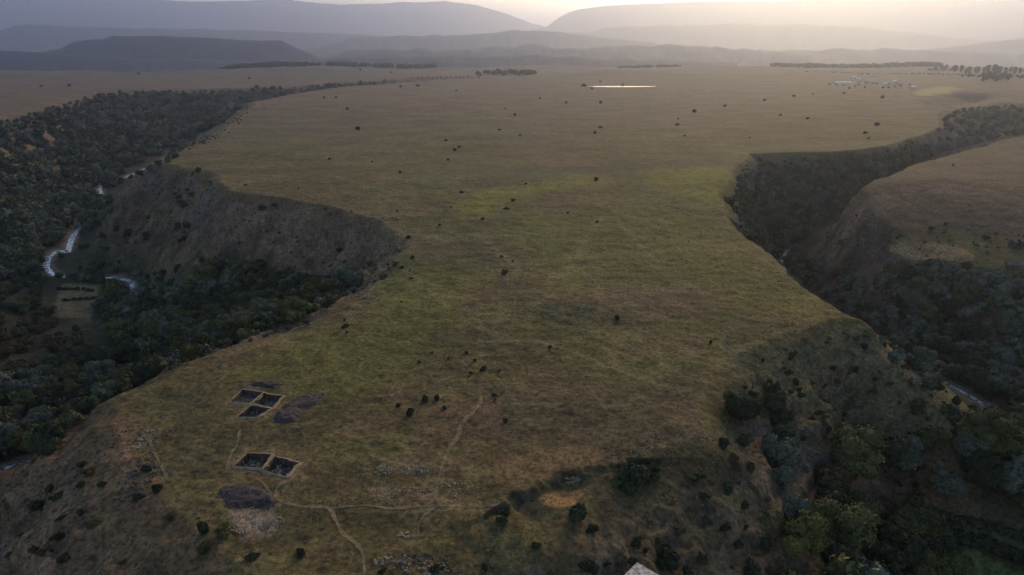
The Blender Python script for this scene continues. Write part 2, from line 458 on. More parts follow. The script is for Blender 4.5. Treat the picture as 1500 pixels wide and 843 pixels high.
ppx, ppy, pzc = project(gx, gy, gz)
infront = gy > 20
def pmask(poly, soft=6.0):
    """a patch surveyed on the photograph, as a soft mask over the ground"""
    xs = [a[0] for a in poly]; ys = [a[1] for a in poly]
    m = np.zeros(len(gx))
    q = infront & (ppx > min(xs) - 3 * soft) & (ppx < max(xs) + 3 * soft) & (ppy > min(ys) - 3 * soft) & (ppy < max(ys) + 3 * soft)
    if not q.any(): return m
    wob = fbm(gx[q], gy[q], 14, 3, 5) * soft * 1.6; wob2 = fbm(gx[q], gy[q], 14, 3, 8) * soft * 1.0
    X = ppx[q] + wob; Y = ppy[q] + wob2
    dist = seg_dist(X, Y, poly); dist = np.where(inside(X, Y, poly), dist, -dist)
    m[q] = sstep(-soft, soft, dist)
    return m
def lmask(line, w):
    """a thin line on the ground (old track, ditch, bank), width in metres"""
    pts = [hit(*p)[:2] for p in line]
    lo = np.min(pts, 0) - 5 * w; hi = np.max(pts, 0) + 5 * w
    q = (gx > lo[0]) & (gx < hi[0]) & (gy > lo[1]) & (gy < hi[1])
    m = np.zeros(len(gx))
    m[q] = np.exp(-(seg_dist(gx[q], gy[q], pts, False) / w) ** 2)
    return m

col = np.zeros((len(gx), 3))
def blend(mask, colr):
    global col
    m = np.clip(mask, 0, 1)[:, None]; col = col * (1 - m) + np.array(colr) * m
n1 = fbm(gx, gy, 60, 4, 101); n2 = fbm(gx, gy, 16, 4, 111); n3 = fbm(gx, gy, 220, 3, 121); n4 = fbm(gx, gy, 5, 3, 131)
# grassland: olive-brown near, pinker and drier further off
col[:] = (0.112, 0.093, 0.043)
blend(sstep(-0.1, 0.5, n1) * 0.7, (0.096, 0.100, 0.034))
blend(sstep(0.0, 0.45, n2) * 0.6, (0.140, 0.098, 0.055))
blend(sstep(0.05, 0.5, -n2) * 0.5, (0.078, 0.076, 0.040))
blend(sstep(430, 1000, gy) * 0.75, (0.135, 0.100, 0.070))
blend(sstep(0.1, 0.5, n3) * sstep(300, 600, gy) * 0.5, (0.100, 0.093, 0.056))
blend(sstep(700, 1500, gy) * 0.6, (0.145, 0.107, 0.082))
n5 = fbm(gx, gy, 420, 4, 161)
blend(sstep(0.05, 0.25, n5) * sstep(1300, 2000, gy) * 0.65, (0.070, 0.066, 0.050))
# far fields in strips
strip = fbm(gx / 3.2, gy, 260, 3, 141)
blend(sstep(0.1, 0.35, strip) * sstep(1500, 2500, gy) * 0.7, (0.20, 0.155, 0.115))
blend(sstep(0.1, 0.35, -strip) * sstep(1500, 2500, gy) * 0.8, (0.085, 0.085, 0.065))
# slopes
slope = sstep(0.02, 0.12, gf)
sc_ = np.array((0.098, 0.070, 0.045))
blend(slope * 0.85, sc_)
gg_ = seg_dist(gx, gy, GULLY, False)
GL = (gg_ < 2.6) & (gy < 140)
blend(slope * sstep(0.0, 0.4, n2) * 0.6, (0.125, 0.085, 0.055))
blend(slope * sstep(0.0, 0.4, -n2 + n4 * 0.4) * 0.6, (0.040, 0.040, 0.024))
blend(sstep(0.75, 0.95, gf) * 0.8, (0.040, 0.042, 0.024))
# rock steps near the rims, and dry bright turf along the very edge
rock = sstep(0.03, 0.08, gf) * (1 - sstep(0.22, 0.45, gf)) * sstep(0.0, 0.25, fbm(gx, gy, 9, 4, 151) + 0.1)
blend(rock * 0.8 * (gy < 900), (0.085, 0.072, 0.066))
blend(np.exp(-(grim / 3.0) ** 2) * ginM * 0.45 * (gy < 900), (0.17, 0.125, 0.062))

YG = (0.165, 0.165, 0.030)
for poly, colr, a, s_ in [
    ([(660, 300), (690, 285), (740, 268), (800, 262), (870, 258), (900, 264), (860, 275), (780, 285), (740, 305), (690, 318)], YG, 0.6, 12),
    ([(930, 250), (1060, 240), (1075, 262), (1050, 300), (1010, 290), (950, 268)], (0.135, 0.135, 0.028), 0.85, 9),
    ([(690, 268), (760, 252), (850, 243), (1000, 238), (1060, 236), (1060, 246), (940, 248), (800, 262), (700, 284)], (0.060, 0.066, 0.040), 0.55, 5),
    ([(610, 330), (700, 320), (740, 340), (730, 390), (660, 420), (590, 430), (570, 400)], (0.088, 0.082, 0.046), 0.6, 12),
    ([(560, 400), (620, 380), (700, 400), (660, 470), (600, 560), (480, 600), (360, 560), (300, 560), (400, 510), (520, 480)], (0.105, 0.108, 0.030), 0.7, 14),
    ([(760, 310), (1000, 300), (1040, 340), (1100, 400), (1000, 430), (840, 420), (780, 380)], (0.102, 0.106, 0.032), 0.7, 14),
    ([(980, 330), (1080, 350), (1180, 425), (1260, 470), (1160, 470), (1040, 440), (980, 400)], (0.132, 0.120, 0.036), 0.7, 12),
    ([(870, 400), (1010, 420), (1030, 450), (930, 470), (850, 440)], (0.125, 0.092, 0.060), 0.5, 14),
    ([(790, 448), (840, 440), (880, 446), (870, 460), (830, 466), (795, 462)], (0.058, 0.060, 0.036), 0.75, 6),
    ([(720, 560), (1000, 560), (1030, 640), (900, 680), (740, 670), (690, 620)], (0.100, 0.078, 0.048), 0.6, 14),
    ([(640, 590), (730, 580), (730, 640), (650, 640)], (0.145, 0.092, 0.062), 0.45, 10),
    ([(730, 665), (830, 655), (900, 665), (840, 690), (760, 715), (720, 710)], (0.19, 0.115, 0.062), 0.6, 8),
    ([(560, 670), (660, 680), (650, 700), (550, 690)], (0.16, 0.125, 0.085), 0.5, 8),
    ([(545, 712), (640, 720), (640, 745), (560, 738)], (0.20, 0.14, 0.085), 0.65, 7),
    ([(640, 736), (740, 738), (740, 748), (640, 748)], (0.20, 0.15, 0.085), 0.8, 4),
    ([(335, 745), (405, 748), (412, 775), (400, 790), (360, 795), (345, 770)], (0.26, 0.20, 0.15), 0.85, 6),
    ([(790, 728), (825, 718), (856, 722), (838, 742), (800, 745)], (0.30, 0.19, 0.085), 0.95, 3),
    ([(1420, 131), (1380, 126), (1350, 131), (1335, 136), (1350, 141), (1385, 138), (1440, 124)], (0.27, 0.25, 0.09), 0.95, 2),
    ([(1240, 300), (1290, 262), (1350, 240), (1440, 216), (1510, 200), (1510, 345), (1400, 335), (1290, 345), (1200, 345)], (0.110, 0.078, 0.058), 0.8, 8),
    ([(1390, 133), (1440, 122), (1510, 118), (1510, 150), (1440, 148)], (0.120, 0.082, 0.062), 0.7, 4),
    ([(1310, 352), (1400, 362), (1425, 372), (1420, 385), (1375, 388), (1330, 378), (1300, 366)], (0.30, 0.20, 0.105), 0.9, 4),
    ([(330, 640), (345, 610), (420, 640), (345, 720), (325, 700)], (0.12, 0.095, 0.055), 0.4, 8),
    ([(880, 700), (1050, 650), (1165, 740), (1160, 850), (880, 850)], (0.095, 0.074, 0.040), 0.6, 14),
    ([(0, 640), (180, 600), (230, 720), (330, 800), (330, 850), (0, 850)], (0.15, 0.100, 0.060), 0.75, 12),
    ([(330, 282), (420, 292), (520, 320), (600, 350), (580, 400), (450, 400), (350, 370), (300, 330)], (0.135, 0.096, 0.062), 0.6, 12),
    ([(90, 414), (150, 418), (132, 470), (78, 462)], (0.165, 0.135, 0.072), 0.9, 4),
    ([(1070, 520), (1225, 478), (1290, 485), (1440, 590), (1410, 650), (1200, 655), (1080, 600)], (0.088, 0.080, 0.042), 0.8, 14),
    ([(1180, 400), (1240, 290), (1300, 260), (1330, 300), (1290, 350), (1300, 430), (1240, 440)], (0.115, 0.082, 0.055), 0.8, 12),
]:
    blend(pmask(poly, s_) * a, colr)
for line, w, colr, a in [
    ([(700, 345), (730, 368), (760, 395)], 1.6, (0.18, 0.145, 0.08), 0.8),
    ([(690, 350), (720, 380), (745, 400)], 1.2, (0.05, 0.05, 0.03), 0.4),
    ([(880, 320), (845, 370), (820, 410)], 2.4, (0.15, 0.135, 0.055), 0.75),
    ([(700, 500), (790, 500), (840, 515), (900, 540), (960, 562), (1010, 570)], 0.9, (0.19, 0.16, 0.09), 0.8),
    ([(968, 555), (968, 520), (965, 500)], 0.5, (0.17, 0.14, 0.08), 0.6),
    ([(940, 470), (938, 490)], 0.5, (0.17, 0.14, 0.08), 0.5),
    ([(700, 455), (705, 500), (708, 545), (704, 575)], 0.5, (0.17, 0.14, 0.085), 0.45),
    ([(640, 745), (600, 752), (540, 750), (410, 738)], 0.45, (0.17, 0.13, 0.08), 0.5),
    ([(410, 738), (460, 775), (500, 800), (540, 830)], 0.4, (0.17, 0.13, 0.08), 0.5),
    ([(640, 748), (612, 780), (600, 800)], 0.45, (0.17, 0.13, 0.08), 0.55),
    ([(760, 700), (700, 740), (690, 780)], 0.4, (0.15, 0.11, 0.065), 0.35),
    ([(1340, 330), (1400, 322), (1500, 332)], 1.6, (0.17, 0.13, 0.09), 0.55),
    ([(950, 185), (1010, 186)], 2.5, (0.17, 0.14, 0.11), 0.35),
    ([(880, 240), (960, 236), (1060, 238)], 1.8, (0.05, 0.055, 0.035), 0.4),
    ([(0, 120), (70, 112), (170, 104), (200, 100)], 9.0, (0.22, 0.18, 0.14), 0.6),
]:
    blend(lmask(line, w) * a, colr)
dr_ = np.min([seg_dist(gx, gy, l_, False) - w_ for l_, w_ in RIVERS_W], axis=0)
blend(sstep(3.2, 0.2, dr_ + n4 * 2.5) * 0.8, (0.17, 0.15, 0.12))
blend(pmask([(1415, 806), (1500, 838), (1500, 860), (1412, 860)], 4) * 0.9, (0.075, 0.100, 0.035))
blend(pmask([(1340, 758), (1420, 772), (1500, 800), (1500, 822), (1440, 800), (1390, 784)], 5) * 0.8, (0.075, 0.085, 0.035))
col *= 1 + 0.38 * slope[:, None] * (gf < 0.93)[:, None]  # slope colours lightened to make up for weak light on steep faces
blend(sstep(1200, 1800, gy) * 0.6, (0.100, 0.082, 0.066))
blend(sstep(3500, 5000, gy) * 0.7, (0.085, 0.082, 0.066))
blend(sstep(0.0, 0.2, fbm(gx / 2.0, gy, 900, 4, 191)) * sstep(3500, 5000, gy) * 0.8, (0.030, 0.036, 0.032))
blend(sstep(0.1, 0.3, -fbm(gx / 2.5, gy, 700, 4, 195)) * sstep(3500, 5000, gy) * 0.8, (0.20, 0.165, 0.12))
blend(sstep(2.8, 0.6, PITD + n4 * 1.6) * 0.75, (0.185, 0.138, 0.080))
# terrace steps trodden along the near slope
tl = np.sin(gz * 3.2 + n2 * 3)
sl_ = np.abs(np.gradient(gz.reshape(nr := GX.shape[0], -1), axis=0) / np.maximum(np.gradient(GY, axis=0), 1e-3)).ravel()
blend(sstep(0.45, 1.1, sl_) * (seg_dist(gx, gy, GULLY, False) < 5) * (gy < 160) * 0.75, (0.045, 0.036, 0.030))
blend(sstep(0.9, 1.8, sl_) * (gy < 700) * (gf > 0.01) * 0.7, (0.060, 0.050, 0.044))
for line in [[(690, 620), (720, 600), (760, 590), (830, 600)], [(480, 640), (560, 600), (640, 560), (690, 540)], [(860, 600), (930, 590), (1000, 600)], [(430, 560), (520, 540), (600, 545)],
             [(760, 700), (820, 680), (900, 660), (1000, 610)], [(560, 470), (620, 500), (700, 500)], [(250, 590), (300, 600), (345, 600)], [(820, 520), (860, 560), (900, 620)], [(700, 700), (640, 660), (600, 640), (540, 640)],
             [(900, 700), (960, 740), (1040, 760), (1120, 740)], [(900, 760), (980, 780), (1060, 770)], [(940, 690), (1000, 720), (1080, 720)], [(70, 740), (120, 700), (160, 660)], [(100, 790), (170, 740), (200, 690)],
             [(450, 330), (560, 380), (640, 440)], [(900, 320), (980, 400), (1060, 450)], [(700, 230), (820, 215), (950, 210)], [(1100, 190), (1200, 200), (1300, 190)], [(440, 180), (560, 190), (680, 185)]]:
    blend(lmask(line, 0.35 if line[0][1] > 450 else 0.9) * 0.55, (0.17, 0.135, 0.075))
blend(slope * (gy < 330) * sstep(0.4, 0.95, tl) * 0.35, (0.105, 0.075, 0.046))

nr, nc = GX.shape
idx = np.arange(nr * nc).reshape(nr, nc)
quads = np.stack([idx[:-1, :-1].ravel(), idx[:-1, 1:].ravel(), idx[1:, 1:].ravel(), idx[1:, :-1].ravel()], 1)
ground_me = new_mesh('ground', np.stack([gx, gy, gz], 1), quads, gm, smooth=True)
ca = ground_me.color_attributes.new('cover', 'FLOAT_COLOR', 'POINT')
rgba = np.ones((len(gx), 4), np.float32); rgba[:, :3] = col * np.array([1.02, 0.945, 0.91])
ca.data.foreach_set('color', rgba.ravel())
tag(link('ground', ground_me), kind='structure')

# ------------------------------------------------------------------ far hills
def hill(name, D, crest, half, colr, colr2, nscale, seed, rough_amp=0.12, base=-215, flat=0.0, ext=True):
    """a range of hills: a crest traced against the sky, with long slopes to front and back"""
    pxs = np.array([a[0] for a in crest], float); pys = np.array([a[1] for a in crest], float)
    n = 340
    px = np.linspace(pxs[0], pxs[-1], n); py = np.interp(px, pxs, pys)
    r0 = np.array([ray(a, b) for a, b in zip(px, py)])
    t = D / r0[:, 1]
    X = r0[:, 0] * t; Z = H + r0[:, 2] * t
    Z = Z + fbm(X, X * 0 + D, D * 0.03, 4, seed) * D * 0.0012 * 8 * rough_amp
    prof = [(-1.0, 0.0), (-0.8, 0.10), (-0.62, 0.24), (-0.46, 0.38), (-0.34, 0.52), (-0.24, 0.68), (-0.16, 0.84), (-0.10, 0.93), (-0.05, 0.98), (0.0, 1.0),
            (0.12 + flat, 0.97), (0.3 + flat, 0.8), (0.6 + flat, 0.4), (1.0 + flat, 0.0)]
    V = []
    for u, h in prof:
        yy = D + u * half + fbm(X, X * 0 + u * 300, D * 0.05, 3, seed + 5) * half * 0.16 * (1 - h)
        zz = base + (Z - base) * np.clip(h + fbm(X, yy, D * 0.02, 3, seed + 9) * rough_amp * (1 - h) * (h > 0) * 1.6, 0, 1)
        V.append(np.stack([X * (yy / D), yy, zz], 1))
    V = np.concatenate(V); m = len(prof)
    ii = np.arange(m * n).reshape(m, n)
    q = np.stack([ii[:-1, :-1].ravel(), ii[:-1, 1:].ravel(), ii[1:, 1:].ravel(), ii[1:, :-1].ravel()], 1)
    mm = noise_mat(name + '_cover', colr, colr2, nscale, bump=0.0)
    return tag(link(name, new_mesh(name, V, q, mm, smooth=True)), kind='structure')

hill('hill', 4600, [(-40, 92), (0, 84), (60, 77), (90, 71), (108, 61), (130, 59), (152, 58), (165, 53), (200, 53), (240, 53), (300, 56), (350, 59), (385, 60), (412, 59), (430, 68), (455, 79), (478, 91)],
     420, (0.006, 0.018, 0.020), (0.014, 0.034, 0.034), 0.012, 201, 0.16)  # forest cover tinted bluer, with distance haze put into the colour
hill('hill', 8600, [(-300, 50), (-60, 46), (0, 44), (25, 38), (40, 36), (60, 37), (100, 39), (200, 41), (300, 43), (450, 47), (540, 51), (640, 56), (760, 64), (840, 80)],
     900, (0.07, 0.06, 0.05), (0.12, 0.10, 0.085), 0.002, 211, 0.2)
hill('hill', 7400, [(400, 82), (470, 68), (500, 61), (520, 57), (545, 52), (600, 53), (640, 52), (700, 49), (740, 47), (790, 45), (850, 50), (900, 57), (960, 64), (1040, 82)],
     600, (0.03, 0.04, 0.035), (0.075, 0.072, 0.06), 0.004, 221, 0.30)
hill('hill', 9800, [(620, 76), (700, 60), (780, 50), (860, 48), (885, 41), (920, 39), (1000, 38), (1070, 35), (1130, 38), (1200, 36), (1260, 40), (1320, 46), (1420, 58), (1560, 64), (1640, 78)],
     900, (0.04, 0.045, 0.04), (0.08, 0.075, 0.06), 0.002, 231, 0.22)
hill('hill', 15500, [(-500, -8), (-200, -6), (0, -10), (140, -8), (280, 3), (330, 2), (420, -1), (446, 3), (500, 7), (560, 5), (650, 2), (700, 8), (740, 20), (780, 35), (830, 48), (900, 72)],
     1500, (0.05, 0.055, 0.05), (0.08, 0.075, 0.065), 0.0015, 241, 0.12)
hill('hill', 3700, [(380, 92), (470, 86), (560, 82), (640, 83), (760, 80), (860, 84), (980, 88), (1080, 92)], 420, (0.045, 0.045, 0.035), (0.12, 0.10, 0.08), 0.006, 271, 0.35)
hill('hill', 5600, [(860, 88), (940, 80), (1000, 77), (1150, 74), (1300, 72), (1420, 76), (1560, 80), (1700, 88)], 700, (0.06, 0.055, 0.045), (0.13, 0.105, 0.085), 0.004, 281, 0.3)
hill('hill', 4300, [(-300, 90), (-60, 78), (0, 74), (60, 76), (160, 84), (300, 88), (400, 92)], 420, (0.010, 0.018, 0.020), (0.030, 0.036, 0.032), 0.01, 291, 0.25)
hill('hill', 5000, [(440, 88), (500, 76), (560, 71), (620, 72), (700, 70), (780, 66), (850, 70), (930, 66), (1020, 68), (1110, 72), (1220, 86)], 700, (0.025, 0.032, 0.03), (0.12, 0.10, 0.08), 0.006, 301, 0.4)
hill('hill', 13500, [(640, 74), (700, 60), (760, 46), (800, 41), (815, 29), (832, 19), (850, 13), (885, 9), (950, 6), (1000, 3), (1100, 2), (1250, -2), (1500, -4), (1800, 0), (2100, 8)],
     1300, (0.05, 0.055, 0.05), (0.08, 0.075, 0.065), 0.0015, 251, 0.12)
hill('hill', 7000, [(1300, 82), (1340, 76), (1400, 68), (1450, 62), (1500, 56), (1600, 50), (1800, 46), (2100, 60)],
     600, (0.06, 0.055, 0.045), (0.10, 0.09, 0.07), 0.003, 261, 0.10)

# ------------------------------------------------------------------ haze
v, f = box_v(-46000, -1400, -290, 46000, 46000, 1150)
hm = bpy.data.materials.new('thin_haze'); hm.use_nodes = True
hn = hm.node_tree
for nd in list(hn.nodes):
    if nd.type != 'OUTPUT_MATERIAL': hn.nodes.remove(nd)
pv = hn.nodes.new('ShaderNodeVolumePrincipled')
pv.inputs['Color'].default_value = (0.49, 0.54, 0.75, 1)
pv.inputs['Density'].default_value = 0.000115
pv.inputs['Anisotropy'].default_value = 0.77
hn.links.new(pv.outputs[0], [n for n in hn.nodes if n.type == 'OUTPUT_MATERIAL'][0].inputs['Volume'])
hz = tag(link('haze', new_mesh('haze', v, f, hm)), kind='stuff')

# ------------------------------------------------------------------ rivers, pond, lake
def water_mat(name, foam_glint):
    m, nt_, b = mat(name, 0.22, 0.5)
    b.inputs['Base Color'].default_value = (0.10, 0.11, 0.11, 1)
    tc = nt_.nodes.new('ShaderNodeNewGeometry')
    n = nt_.nodes.new('ShaderNodeTexNoise'); n.inputs['Scale'].default_value = 0.6; n.inputs['Detail'].default_value = 6
    nt_.links.new(tc.outputs['Position'], n.inputs['Vector'])
    r = nt_.nodes.new('ShaderNodeValToRGB'); r.color_ramp.elements[0].position = 0.42; r.color_ramp.elements[1].position = 0.60
    r.color_ramp.elements[0].color = (0.09, 0.10, 0.10, 1); r.color_ramp.elements[1].color = foam_glint
    nt_.links.new(n.outputs['Fac'], r.inputs[0]); nt_.links.new(r.outputs[0], b.inputs['Base Color'])
    bq = nt_.nodes.new('ShaderNodeBump'); bq.inputs['Strength'].default_value = 0.35; bq.inputs['Distance'].default_value = 0.2
    nt_.links.new(n.outputs['Fac'], bq.inputs['Height']); nt_.links.new(bq.outputs[0], b.inputs['Normal'])
    return m
M['rapid'] = water_mat('white_water', (0.62, 0.62, 0.62, 1))  # pale colour is foam, with the river's glint painted in
M['still'] = water_mat('still_water', (0.30, 0.30, 0.27, 1))

def smooth_line(pts, step):
    pts = [np.array(p, float) for p in pts]
    out = []
    for i in range(len(pts) - 1):
        p0 = pts[max(i - 1, 0)]; p1 = pts[i]; p2 = pts[i + 1]; p3 = pts[min(i + 2, len(pts) - 1)]
        n = max(2, int(np.linalg.norm(p2 - p1) / step))
        for k in range(n):
            t = k / n
            out.append(0.5 * ((2 * p1) + (p2 - p0) * t + (2 * p0 - 5 * p1 + 4 * p2 - p3) * t * t + (3 * p1 - p0 - 3 * p2 + p3) * t ** 3))
    out.append(pts[-1]); return np.array(out)

def ribbon(name, pts, width, m, zfun, step=1.0, across=5, jitter=0.25, seed=1, label=None, kind='structure'):
    L = smooth_line(pts, step)
    T = np.gradient(L, axis=0); T /= np.linalg.norm(T, axis=1)[:, None] + 1e-9
    N = np.stack([-T[:, 1], T[:, 0]], 1)
    arc = np.concatenate([[0], np.cumsum(np.linalg.norm(np.diff(L, axis=0), axis=1))])
    w = width * (1 + jitter * fbm(arc, arc * 0 + seed, width * 6, 3, seed))
    off = fbm(arc, arc * 0 + seed * 3.3, width * 5, 3, seed + 40) * width * 0.5
    taper = np.clip(np.minimum(arc, arc[-1] - arc) / (width * 3), 0.25, 1)
    V = []
    for j in range(across):
        u = (j / (across - 1) - 0.5)
        q = L + N * (u * w * taper + off)[:, None]
        V.append(np.stack([q[:, 0], q[:, 1], zfun(q[:, 0], q[:, 1])], 1))
    V = np.stack(V, 1); n = len(L)
    V = V.reshape(-1, 3); ii = np.arange(n * across).reshape(n, across)
    f = np.stack([ii[:-1, :-1].ravel(), ii[1:, :-1].ravel(), ii[1:, 1:].ravel(), ii[:-1, 1:].ravel()], 1)[:, ::-1]
    return tag(link(name, new_mesh(name, V, f, m, smooth=True)), label, None, None, kind)

for i, (line, w_) in enumerate(RIVERS_W):
    ribbon('river', line, w_ * 1.9, M['rapid'], lambda a, b: np.full(len(a), ZF - 0.75), 1.5, 5, 0.45, 11 + i)
def disc(name, ex, ey, ea, eb, z, m):
    n = 64; a = np.linspace(0, 2 * np.pi, n, endpoint=False)
    r = 1 + 0.12 * np.sin(3 * a + 1) + 0.06 * np.sin(7 * a)
    V = [(ex, ey, z)] + [(ex + ea * rr * math.cos(t), ey + eb * rr * math.sin(t), z) for t, rr in zip(a, r)]
    return tag(link(name, new_mesh(name, V, [(0, i + 1, (i + 1) % n + 1) for i in range(n)], m)), kind='structure')
disc('pond', FLATS[0][0], FLATS[0][1], 60, 15, 0.25, M['still'])
disc('lake', FLATS[1][0], FLATS[1][1], 290, 170, -188.4, M['still'])

# ------------------------------------------------------------------ footpaths and a road
g_off = lambda a, b: terrain(a, b) + 0.07
for i, (line, w_) in enumerate([
    ([(704, 577), (703, 590), (693, 605), (677, 620), (670, 640), (656, 664), (644, 690), (640, 715), (639, 738)], 0.75),
    ([(437, 688), (426, 702), (411, 710), (404, 722), (410, 735), (430, 740), (465, 743), (485, 750), (495, 768), (505, 785), (525, 800), (532, 820), (532, 850)], 0.6),
    ([(374, 701), (386, 708), (396, 722), (404, 730)], 0.45),
    ([(352, 628), (349, 645), (341, 660), (336, 675), (331, 692)], 0.55),
    ([(375, 634), (378, 652)], 0.3),
    ([(430, 741), (480, 744), (530, 741), (585, 745), (640, 742), (690, 743), (738, 747)], 0.4),
    ([(640, 741), (618, 760), (612, 785)], 0.4),
    ([(206, 630), (222, 655), (238, 685), (245, 705)], 0.5),
]):
    ribbon('footpath', [hit(*p)[:2] for p in line], w_, M['track'], g_off, 0.5, 3, 0.85, 31 + i)
ribbon('road', P([(-60, 745), (0, 715), (30, 701), (62, 686), (90, 670)], ZF + 3), 3.2, M['roof_grey'], lambda a, b: terrain(a, b) + 0.12, 1.5, 3, 0.1, 51)

# ------------------------------------------------------------------ excavation
PIT_LABEL = {
    'A': ('square excavation pit with plain earth floor, back left of the three-pit group', 'pit'),
    'B': ('square excavation pit with pale stones inside, back right of the three-pit group', 'pit'),
    'C': ('square excavation pit nearest the camera in the three-pit group', 'pit'),
    'D': ('left pit of the stony pair beside the footpath junction', 'pit'),
    'E': ('right pit of the stony pair, filled with grey rubble', 'pit'),
}
def rock_mesh(seed, sub=1):
    rg = np.random.default_rng(seed)
    v, f = (ICO1, ICO2)[sub - 1]
    v = v * (0.72 + 0.5 * rg.random((len(v), 1))) * np.array([1, 0.8, 0.62])
    return v, f
ROCKS = [rock_mesh(k) for k in range(8)]
def rocks(points, sizes, rg):
    V, F, o = [], [], 0
    for (x, y, z), s_ in zip(points, sizes):
        v, f = ROCKS[int(rg.integers(8))]
        a = rg.random() * 6.28; ca_, sa_ = math.cos(a), math.sin(a)
        q = v * s_; q = np.stack([q[:, 0] * ca_ - q[:, 1] * sa_, q[:, 0] * sa_ + q[:, 1] * ca_, q[:, 2]], 1) + (x, y, z)
        V.append(q); F.append(f + o); o += len(v)
    return np.concatenate(V), np.concatenate(F)

for ki, (k, q) in enumerate(PITW.items()):
    cx = np.mean([a[0] for a in q]); cy = np.mean([a[1] for a in q]); cz = float(terrain(np.array([cx]), np.array([cy]))[0])
    root = empty('excavation_pit', (cx, cy, cz))
    tag(root, PIT_LABEL[k][0], PIT_LABEL[k][1], 'excavation pits on the nose of the plateau')
    dep = PIT_DEPTH[k]
    n = 9; ring = []
    for i in range(4):
        a, b = np.array(q[i]), np.array(q[(i + 1) % 4])
        for j in range(n): ring.append(a + (b - a) * j / n)
    ring = np.array(ring); m = len(ring); ctr = np.array([cx, cy])
    ring = ring + RNG.normal(0, 0.05, ring.shape)
    out = (ring - ctr); out /= np.linalg.norm(out, axis=1)[:, None]
    def rv(r, z): return np.stack([r[:, 0] - cx, r[:, 1] - cy, z - cz], 1)
    tz = terrain(ring[:, 0], ring[:, 1])
    def loop_faces(levels):
        F = []
        for l in range(levels - 1):
            for i in range(m):
                j = (i + 1) % m; F.append((l * m + i, l * m + j, (l + 1) * m + j, (l + 1) * m + i))
        return F
    # walls
    V = np.concatenate([rv(ring, tz + 0.10 + 0.01 * ki), rv(ring - out * 0.06, tz - dep * 0.5), rv(ring - out * 0.16, tz * 0 + cz - dep - 0.1)])
    link('pit_wall', new_mesh('pit_wall', V, loop_faces(3), M['pit_wall']), root)
    # sandy lip
    o1 = ring + out * (0.26 + 0.14 * RNG.random((m, 1))); o2 = ring + out * (0.55 + 0.4 * RNG.random((m, 1)))
    V = np.concatenate([rv(ring, tz + 0.104 + 0.01 * ki), rv(o1, terrain(o1[:, 0], o1[:, 1]) + 0.13 + 0.01 * ki), rv(o2, terrain(o2[:, 0], o2[:, 1]) - 0.2)])
    link('earth_rim', new_mesh('earth_rim', V, [t[::-1] for t in loop_faces(3)], M['soil'], smooth=True), root)
    # floor, uneven
    N = 22; uu, vv = np.meshgrid(np.linspace(0, 1, N), np.linspace(0, 1, N))
    A, B_, Cc, D_ = [np.array(a) for a in q]
    pts = (A[None, None] * ((1 - uu) * (1 - vv))[..., None] + B_ * ((1 - uu) * vv)[..., None] + Cc * (uu * vv)[..., None] + D_ * (uu * (1 - vv))[..., None]).reshape(-1, 2)
    zz = cz - dep + fbm(pts[:, 0], pts[:, 1], 1.6, 3, 300 + ki) * (0.18 if k in 'AC' else 0.36)
    if k in 'BE': zz = zz + 0.45 * (np.abs(fbm(pts[:, 0], pts[:, 1], 3.0, 1, 310)) < 0.12)      # stub walls left standing
    ii = np.arange(N * N).reshape(N, N)
    fq = np.stack([ii[:-1, :-1].ravel(), ii[:-1, 1:].ravel(), ii[1:, 1:].ravel(), ii[1:, :-1].ravel()], 1)
    link('pit_floor', new_mesh('pit_floor', np.stack([pts[:, 0] - cx, pts[:, 1] - cy, zz - cz], 1), fq, M['pit_floor'], smooth=True), root)
    nst = {'A': 14, 'B': 60, 'C': 30, 'D': 75, 'E': 110}[k]
    uv = RNG.uniform(0.08, 0.92, (nst, 2))
    pp = A * ((1 - uv[:, :1]) * (1 - uv[:, 1:])) + B_ * ((1 - uv[:, :1]) * uv[:, 1:]) + Cc * (uv[:, :1] * uv[:, 1:]) + D_ * (uv[:, :1] * (1 - uv[:, 1:]))
    pz = cz - dep + fbm(pp[:, 0], pp[:, 1], 1.6, 3, 300 + ki) * 0.3 + 0.08
    v, f = rocks([(a - cx, b - cy, c_ - cz) for (a, b), c_ in zip(pp, pz)], RNG.uniform(0.12, 0.36, nst), RNG)
    st = link('rubble', new_mesh('rubble', v, f, M['stone']), root); st['kind'] = 'stuff'

